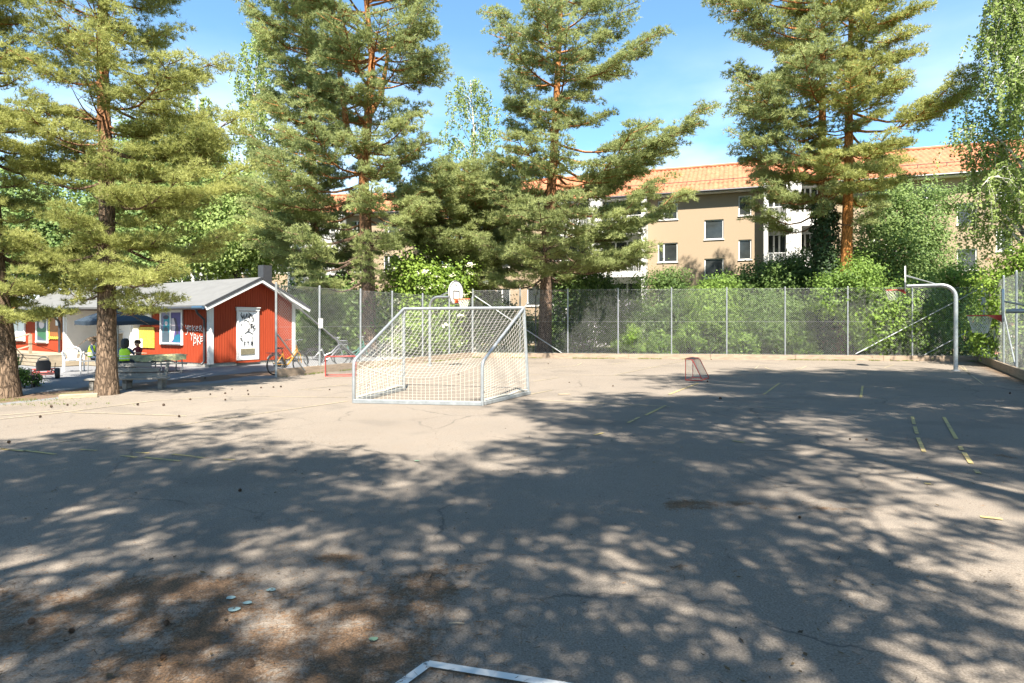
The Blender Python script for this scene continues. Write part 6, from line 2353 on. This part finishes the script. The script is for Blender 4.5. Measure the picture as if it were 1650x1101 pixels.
def apartment(label, origin, rz, L, dep, eave, pitch, wins, bays, group):
    t = thing('apartment_building', label, 'apartment building', (*origin, 0), rz, group)
    W = MB()
    holes = [w[:4] for w in wins]
    facade(W, L, eave, holes)
    ridge = eave + math.tan(pitch) * dep / 2
    W.add([(0, 0, 0), (0, dep, 0), (0, dep, eave), (0, dep / 2, ridge), (0, 0, eave)], [(0, 4, 3, 2, 1)])
    W.add([(L, 0, 0), (L, dep, 0), (L, dep, eave), (L, dep / 2, ridge), (L, 0, eave)], [(0, 1, 2, 3, 4)])
    W.add([(0, dep, 0), (L, dep, 0), (L, dep, eave), (0, dep, eave)], [(3, 2, 1, 0)])
    W.build('wall', M['render'], t)
    inn = MB().bx((0.3, 0.6, 0.2), (L - 0.3, 0.65, eave - 0.2))
    inn.build('room_back', M['dark_trim'], t)
    for i, w in enumerate(wins):
        house_window(t, *w[:4], split=w[4] if len(w) > 4 else None, seed=i)
    for b in bays:
        balcony_bay(t, *b)
    V, T = tile_roof(L, dep, eave, pitch)
    ro = np_mesh('roof', V, T, M['tile'], t, smooth=False)
    m = MB()
    sl = math.tan(pitch)
    m.bx((-0.4, -0.50, eave - 0.55 * sl - 0.10), (L + 0.4, -0.001, eave - 0.55 * sl + 0.02))
    m.bx((-0.42, dep + 0.001, eave - 0.55 * sl - 0.10), (L + 0.42, dep + 0.5, eave - 0.55 * sl + 0.02))
    m.build('soffit', M['white_paint'], t)
    g = MB().tube([(-0.4, -0.60, eave - 0.55 * sl + 0.02), (L + 0.4, -0.60, eave - 0.55 * sl + 0.02)], 0.07, 8)
    g.build('gutter', M['dark_trim'], t, smooth=True)
    for x in (-0.47, L + 0.47):
        v = MB()
        for a, b in ((-0.58, dep / 2), (dep + 0.58, dep / 2)):
            v.beam((x, a, eave + sl * (min(a, dep - a)) - 0.02), (x, b, eave + sl * dep / 2 - 0.02), 0.04, 0.22)
        v.build('verge_board', M['dark_trim'], t)
    sg = MB()
    for z_ in (0.45,):
        y = 1.0
        zz = eave + sl * y + 0.28
        x = 0.5
        while x < L:
            sg.bx((x - 0.02, y - 0.02, zz - 0.25), (x + 0.02, y + 0.02, zz))
            x += 1.5
        sg.tube([(0.3, y, zz), (L - 0.3, y, zz)], 0.022, 6)
    sg.build('snow_guard', M['dark_trim'], ro)
    rc = MB().tube([(-0.4, dep / 2, ridge + 0.10), (L + 0.4, dep / 2, ridge + 0.10)], 0.13, 8)
    rc.build('ridge_tile', M['tile'], ro, smooth=True)
    return t


BO = (-3.0, 46.6)
BA = R(-20)
BL = 42.0


def bu(px):
    k = (px - CX) / F
    c, s = math.cos(BA), math.sin(BA)
    return (k * BO[1] - BO[0]) / (c - k * s)


def bz(px, py):
    y = BO[1] + math.sin(BA) * bu(px)
    return CAMH + (YH - py) * y / F


def right_block():
    wins = []
    zr = (9.2, 6.35, 3.5, 0.9)
    bay1 = (bu(890), bu(1040))
    bay2 = (bu(1233), bu(1322))

    def col(px0, px1, split=0.3, rows=zr, h=1.3):
        for z in rows:
            wins.append((bu(px0), bu(px1), z - h / 2, z + h / 2, split))
    col(1060, 1092)
    col(1135, 1166, None, (7.75, 5.2, 2.5), 1.3)
    col(1190, 1211, None)
    col(1400, 1418, 0.5)
    col(1427, 1446, None)
    col(1486, 1508, 0.4)
    col(1542, 1575, None, (7.95, 5.3, 2.5), 1.25)
    col(1605, 1632, 0.3)
    col(849, 874, None)
    col(800, 822, 0.4)
    u = bu(1632)
    for x in (u + 3, u + 6.2):
        for z in zr:
            wins.append((x, x + 1.3, z - 0.65, z + 0.65, 0.3))
    apartment('long beige apartment block with orange tiled roof and white balconies behind the far fence', BO, BA, BL, 11.0, 10.45, R(26), wins,
              [(bay1[0], bay1[1], (2.1, 4.95, 7.8)), (bay2[0], bay2[1], (2.1, 4.95, 7.8))], 'apartment blocks behind the yard')


right_block()


def left_block():
    wins = []
    L = 26.0
    for x in (1.5, 4.2, 11.5, 14.3, 21.0, 23.6):
        for z in (9.2, 6.35, 3.5, 0.9):
            wins.append((x, x + 1.3, z - 0.65, z + 0.65, 0.3))
    o = (-7.9 - L * math.cos(R(-6)), 49.5 - L * math.sin(R(-6)))
    apartment('beige apartment block half hidden behind the pines on the shed side', o, R(-6), L, 10.5, 10.6, R(24), wins,
              [(6.2, 10.6, (2.1, 4.95, 7.8)), (16.2, 20.4, (2.1, 4.95, 7.8))], 'apartment blocks behind the yard')


left_block()


# ================================================================ children
def skin_body(name, nodes, edges, root, paint, mats, parent, sub=1):
    """one continuous skinned surface; paint(p) -> material index by place on the body"""
    names = list(nodes)
    me = bpy.data.meshes.new(name + '_cage')
    me.from_pydata([nodes[n][0] for n in names], [(names.index(a), names.index(b)) for a, b in edges], [])
    ob = bpy.data.objects.new(name + '_cage', me)
    COL.objects.link(ob)
    ob.modifiers.new('skin', 'SKIN')
    if not me.skin_vertices:
        bpy.context.view_layer.objects.active = ob
        bm_ = None
        import bmesh
        bm_ = bmesh.new()
        bm_.from_mesh(me)
        bm_.verts.layers.skin.verify()
        bm_.to_mesh(me)
        bm_.free()
    for i, n in enumerate(names):
        r = nodes[n][1]
        me.skin_vertices[0].data[i].radius = r if isinstance(r, tuple) else (r, r)
        me.skin_vertices[0].data[i].use_root = (n == root)
    ob.modifiers['skin'].use_smooth_shade = True
    s = ob.modifiers.new('sub', 'SUBSURF')
    s.levels = s.render_levels = sub
    dg = bpy.context.evaluated_depsgraph_get()
    new = bpy.data.meshes.new_from_object(ob.evaluated_get(dg))
    bpy.data.objects.remove(ob)
    new.name = name
    new.materials.clear()
    for m in mats:
        new.materials.append(m)
    for p in new.polygons:
        p.material_index = paint(p.center)
        p.use_smooth = True
    o = bpy.data.objects.new(name, new)
    COL.objects.link(o)
    o.parent = parent
    return o


def child(label, base, rz, hair, shirt, trousers, seat=0.31, arms='table', head_tilt=0.0, hair_len=0.0, vest=False, scale=1.0, group=None, curly=False):
    """seated child facing +y, about 1.2 m tall standing; origin on the ground under the hips"""
    t = thing('person', label, 'person', (base[0], base[1], 0), rz, group)
    t.scale = (scale,) * 3
    s = seat
    hz = s + 0.075
    N = {}
    N['pelvis'] = ((0, 0, hz), (0.098, 0.078))
    N['waist'] = ((0, 0.0, hz + 0.12), (0.095, 0.072))
    N['chest'] = ((0, 0.02, hz + 0.25), (0.112, 0.082))
    N['shoul'] = ((0, 0.02, hz + 0.345), (0.085, 0.062))
    N['neck'] = ((0, 0.03, hz + 0.405), 0.038)
    hx = head_tilt
    N['jaw'] = ((0, 0.055 + hx * 0.5, hz + 0.465), (0.060, 0.066))
    N['head'] = ((0, 0.05 + hx * 0.8, hz + 0.535), (0.080, 0.092))
    N['crown'] = ((0, 0.035 + hx * 0.7, hz + 0.605), (0.062, 0.072))
    E = [('pelvis', 'waist'), ('waist', 'chest'), ('chest', 'shoul'), ('shoul', 'neck'), ('neck', 'jaw'), ('jaw', 'head'), ('head', 'crown')]
    N['nose'] = ((0, 0.155 + hx * 0.75, hz + 0.505), 0.011)
    E.append(('head', 'nose'))
    for sg, nm in ((-1, 'l'), (1, 'r')):
        N[nm + 'hip'] = ((sg * 0.075, 0.03, hz - 0.01), 0.072)
        N[nm + 'knee'] = ((sg * 0.09, 0.30, hz - 0.005), 0.050)
        N[nm + 'ankle'] = ((sg * 0.09, 0.29, 0.07), 0.034)
        N[nm + 'toe'] = ((sg * 0.095, 0.42, 0.032), 0.030)
        E += [('pelvis', nm + 'hip'), (nm + 'hip', nm + 'knee'), (nm + 'knee', nm + 'ankle'), (nm + 'ankle', nm + 'toe')]
        N[nm + 'sh'] = ((sg * 0.135, 0.02, hz + 0.335), 0.042)
        if arms == 'table':
            N[nm + 'el'] = ((sg * 0.185, 0.15, hz + 0.19), 0.032)
            N[nm + 'wr'] = ((sg * 0.085, 0.33, hz + 0.225), 0.022)
            pd = Vector((-sg * 0.30, 0.95, 0.0)).normalized()
        else:
            N[nm + 'el'] = ((sg * 0.19, 0.07, hz + 0.16), 0.032)
            N[nm + 'wr'] = ((sg * 0.12, 0.26, hz + 0.09), 0.022)
            pd = Vector((-sg * 0.25, 0.95, -0.15)).normalized()
        w = Vector(N[nm + 'wr'][0])
        N[nm + 'palm'] = (tuple(w + pd * 0.045), (0.024, 0.013))
        E += [('shoul', nm + 'sh'), (nm + 'sh', nm + 'el'), (nm + 'el', nm + 'wr'), (nm + 'wr', nm + 'palm')]
        side = Vector((pd.y, -pd.x, 0)).normalized()
        for k, ln in enumerate((0.040, 0.047, 0.044, 0.034)):
            b = w + pd * 0.072 + side * (0.0145 * (k - 1.5))
            N[f'{nm}f{k}a'] = (tuple(b), 0.0068)
            N[f'{nm}f{k}b'] = (tuple(b + pd * ln * 0.55 + Vector((0, 0, -0.004)) + side * 0.003 * (k - 1.5)), 0.0062)
            N[f'{nm}f{k}c'] = (tuple(b + pd * ln + Vector((0, 0, -0.014)) + side * 0.004 * (k - 1.5)), 0.0052)
            E += [(nm + 'palm', f'{nm}f{k}a'), (f'{nm}f{k}a', f'{nm}f{k}b'), (f'{nm}f{k}b', f'{nm}f{k}c')]
        b = w + pd * 0.028 - side * sg * -0.022
        N[nm + 'tha'] = (tuple(b + Vector((0, 0, -0.004))), 0.008)
        N[nm + 'thb'] = (tuple(b + pd * 0.028 + side * sg * 0.016 + Vector((0, 0, -0.008))), 0.0065)
        E += [(nm + 'palm', nm + 'tha'), (nm + 'tha', nm + 'thb')]
        N[nm + 'ear'] = ((sg * 0.088, 0.04 + hx * 0.8, hz + 0.525), 0.014)
        E.append(('head', nm + 'ear'))
    hc = Vector(N['head'][0])

    def paint(p):
        if p.z > hz + 0.415:
            for sg in (-1, 1):
                if (Vector(p) - (hc + Vector((sg * 0.032, 0.083, 0.012)))).length < 0.016:
                    return 4
            if (Vector(p) - (hc + Vector((0, 0.085, -0.062)))).length < 0.018:
                return 5
            return 0
        if p.z < 0.075 and p.y > 0.2:
            return 3
        if p.z < hz + 0.05 and not (abs(p.x) > 0.1 and p.z > hz + 0.02 and p.y < 0.3 and arms != 'table'):
            if p.y > 0.24 and p.z > s + 0.06 and arms == 'lap' and abs(p.x) < 0.15 and p.z > hz + 0.055:
                return 0
            return 2
        if p.y > 0.16:
            return 0
        return 1
    lip = M['skin']
    skin_body('body', N, E, 'pelvis', paint, [M['skin'], shirt, trousers, M['black'], M['eye'], mat('lips', (0.40, 0.14, 0.11), 0.5, 0.05, 5)], t, 2)
    # hair: shell of strands over the skull
    hm = MB()
    rng = np.random.default_rng(int(abs(base[0] * 100)))
    hcc = hc + Vector((0, -0.012, 0.028))
    hm.ell(hcc, (0.092, 0.100, 0.088), 16, 10)
    if curly:
        for k in range(70):
            q = rng.normal(0, 1, 3)
            q[2] = abs(q[2]) - 0.25
            q /= np.linalg.norm(q)
            if q[1] > 0.55 and q[2] < 0.45:
                continue
            hm.ell(hcc + Vector(q * [0.098, 0.104, 0.095]), (0.024, 0.024, 0.022), 7, 5)
    else:
        for k in range(46):
            a = rng.uniform(0.2 * PI, 0.8 * PI) + PI + (0.45 * PI if rng.random() < 0.5 else -0.45 * PI) * rng.random()
            x, y = math.cos(a), math.sin(a)
            l = 0.06 + hair_len * rng.uniform(0.75, 1.05)
            if y > 0.2:
                l = 0.05
            hm.tube([hcc + Vector((x * 0.06, y * 0.066, 0.072)), hcc + Vector((x * 0.094, y * 0.102, 0.0)), hcc + Vector((x * 0.09, y * 0.105, -l * 0.6)), hcc + Vector((x * 0.06, y * 0.11, -l))], [0.013, 0.013, 0.012, 0.004], 5)
    hm.build('hair', hair, t, smooth=True)
    # hair shell must leave the face free: push front-lower verts back inside the head
    if vest:
        v = MB()
        rows = [(hz + 0.02, 0.128, 0.100, 0.0), (hz + 0.13, 0.130, 0.100, 0.005), (hz + 0.25, 0.140, 0.108, 0.02), (hz + 0.325, 0.140, 0.095, 0.02), (hz + 0.385, 0.075, 0.072, 0.025)]
        n = 20
        vs, fs = [], []
        for z, rx, ry, oy in rows:
            for j in range(n):
                q = 2 * PI * j / n
                vs.append((rx * math.cos(q), oy + ry * math.sin(q), z + 0.004 * math.sin(5 * q)))
        for i in range(len(rows) - 1):
            for j in range(n):
                # arm openings
                q = (j + 0.5) / n
                side = min(abs(q - 0.0), abs(q - 0.5), abs(q - 1.0)) < 0.055
                if side and i == 2:
                    continue
                fs.append((i * n + j, i * n + (j + 1) % n, (i + 1) * n + (j + 1) % n, (i + 1) * n + j))
        v.add(vs, fs)
        vo = v.build('vest', M['vest'], t, smooth=True)
        sd = vo.modifiers.new('thickness', 'SOLIDIFY')
        sd.thickness = 0.006
        b = MB()
        for zz in (hz + 0.085, hz + 0.155):
            rx, ry = 0.135, 0.107
            ring = [(rx * math.cos(2 * PI * j / 24), 0.006 + ry * math.sin(2 * PI * j / 24), 0) for j in range(24)]
            b.add([(p[0], p[1], zz - 0.014) for p in ring] + [(p[0], p[1], zz + 0.014) for p in ring], [(j, (j + 1) % 24, 24 + (j + 1) % 24, 24 + j) for j in range(24)])
        b.build('reflective_band', M['reflect'], vo, smooth=True)
    return t


# child with ponytail on the near seat of the picnic table, back to us
p_ = gp(199, 606)
child('child with dark ponytail in a yellow-green safety vest, back turned, at the picnic table', (p_[0], p_[1] + 0.05), R(8), M['hair_dark'], M['cloth_blue'], M['cloth_dark'], seat=0.33, hair_len=0.16, vest=True, scale=1.1)
p_ = gp(213.5, 598)
child('brown-haired child in a dark red shirt leaning over the picnic table, facing us', (p_[0], p_[1] + 0.35), R(172), M['hair_brown'], M['shirt_red'], M['cloth_blue'], seat=0.33, head_tilt=0.03)
child('curly fair-haired child in a yellow safety vest seated beside the near trunk', (cx_ - 0.02, cy_ + 0.0), R(-60), M['hair_fair'], M['cloth_blue'], M['cloth_dark'], seat=0.44, arms='lap', vest=True, curly=True, scale=1.0)
# ================================================================ light, sky, camera
SUN_EL, SHX, SHY = R(54), -0.09, 0.996
sd = Vector((-SHX * math.cos(SUN_EL), -SHY * math.cos(SUN_EL), math.sin(SUN_EL))).normalized()   # towards the sun
sl = bpy.data.lights.new('sun', 'SUN')
sl.energy = 5.0
sl.angle = R(0.6)
sl.color = (1.0, 0.93, 0.82)
so = bpy.data.objects.new('sun', sl)
COL.objects.link(so)
so.rotation_euler = sd.to_track_quat('Z', 'Y').to_euler()

w = bpy.data.worlds.new('World')
SC.world = w
w.use_nodes = True
nt = w.node_tree
N, L = nt.nodes, nt.links
bg = N['Background']
sky = N.new('ShaderNodeTexSky')
sky.sky_type = 'NISHITA'
sky.sun_disc = False
sky.sun_elevation = SUN_EL
sky.sun_rotation = math.atan2(sd.x, sd.y)
sky.air_density = 1.0
sky.dust_density = 0.2
sky.ozone_density = 1.5
# a few thin fair-weather clouds low over the roofs
tc = N.new('ShaderNodeTexCoord')
mp = N.new('ShaderNodeMapping')
mp.inputs['Scale'].default_value = (1.4, 1.4, 4.0)
mp.inputs['Location'].default_value = (0.35, 0.2, 0.1)
L.new(tc.outputs['Generated'], mp.inputs['Vector'])
no = N.new('ShaderNodeTexNoise')
no.inputs['Scale'].default_value = 2.2
no.inputs['Detail'].default_value = 7
L.new(mp.outputs['Vector'], no.inputs['Vector'])
mr = N.new('ShaderNodeMapRange')
mr.inputs['From Min'].default_value = 0.38
mr.inputs['From Max'].default_value = 0.70
L.new(no.outputs['Fac'], mr.inputs['Value'])
sx = N.new('ShaderNodeSeparateXYZ')
L.new(tc.outputs['Generated'], sx.inputs['Vector'])
lo = N.new('ShaderNodeMapRange')
lo.inputs['From Min'].default_value = 0.42
lo.inputs['From Max'].default_value = 0.068
L.new(sx.outputs['Z'], lo.inputs['Value'])
mu = N.new('ShaderNodeMath')
mu.operation = 'MULTIPLY'
L.new(mr.outputs['Result'], mu.inputs[0])
L.new(lo.outputs['Result'], mu.inputs[1])
mx = N.new('ShaderNodeMix')
mx.data_type = 'RGBA'
L.new(mu.outputs['Value'], mx.inputs['Factor'])
tn = N.new('ShaderNodeMix')
tn.data_type = 'RGBA'
tn.blend_type = 'MULTIPLY'
tn.inputs['Factor'].default_value = 1.0
tn.inputs['B'].default_value = (0.86, 1.12, 1.15, 1)
L.new(sky.outputs['Color'], tn.inputs['A'])
L.new(tn.outputs['Result'], mx.inputs['A'])
mx.inputs['B'].default_value = (7.5, 7.8, 8.2, 1)
L.new(mx.outputs['Result'], bg.inputs['Color'])
bg.inputs['Strength'].default_value = 0.068

cam = bpy.data.cameras.new('camera')
cam.sensor_width = 36.0
cam.lens = 36.0 * F / 1650.0
cam.shift_y = -(550.5 - YH) / 1650.0
cam.clip_start = 0.1
cam.clip_end = 3000
co = bpy.data.objects.new('camera', cam)
COL.objects.link(co)
co.location = (0, 0, CAMH)
co.rotation_euler = (R(90), 0, 0)
SC.camera = co
SC.view_settings.view_transform = 'Standard'
SC.view_settings.look = 'None'
SC.view_settings.gamma = 1.0
SC.view_settings.exposure = 1.95
SC.render.resolution_x, SC.render.resolution_y = 1024, 683
SC.cycles.max_bounces = 8
SC.cycles.diffuse_bounces = 3
SC.cycles.glossy_bounces = 3
SC.cycles.transmission_bounces = 4
SC.cycles.caustics_reflective = False
SC.cycles.caustics_refractive = False
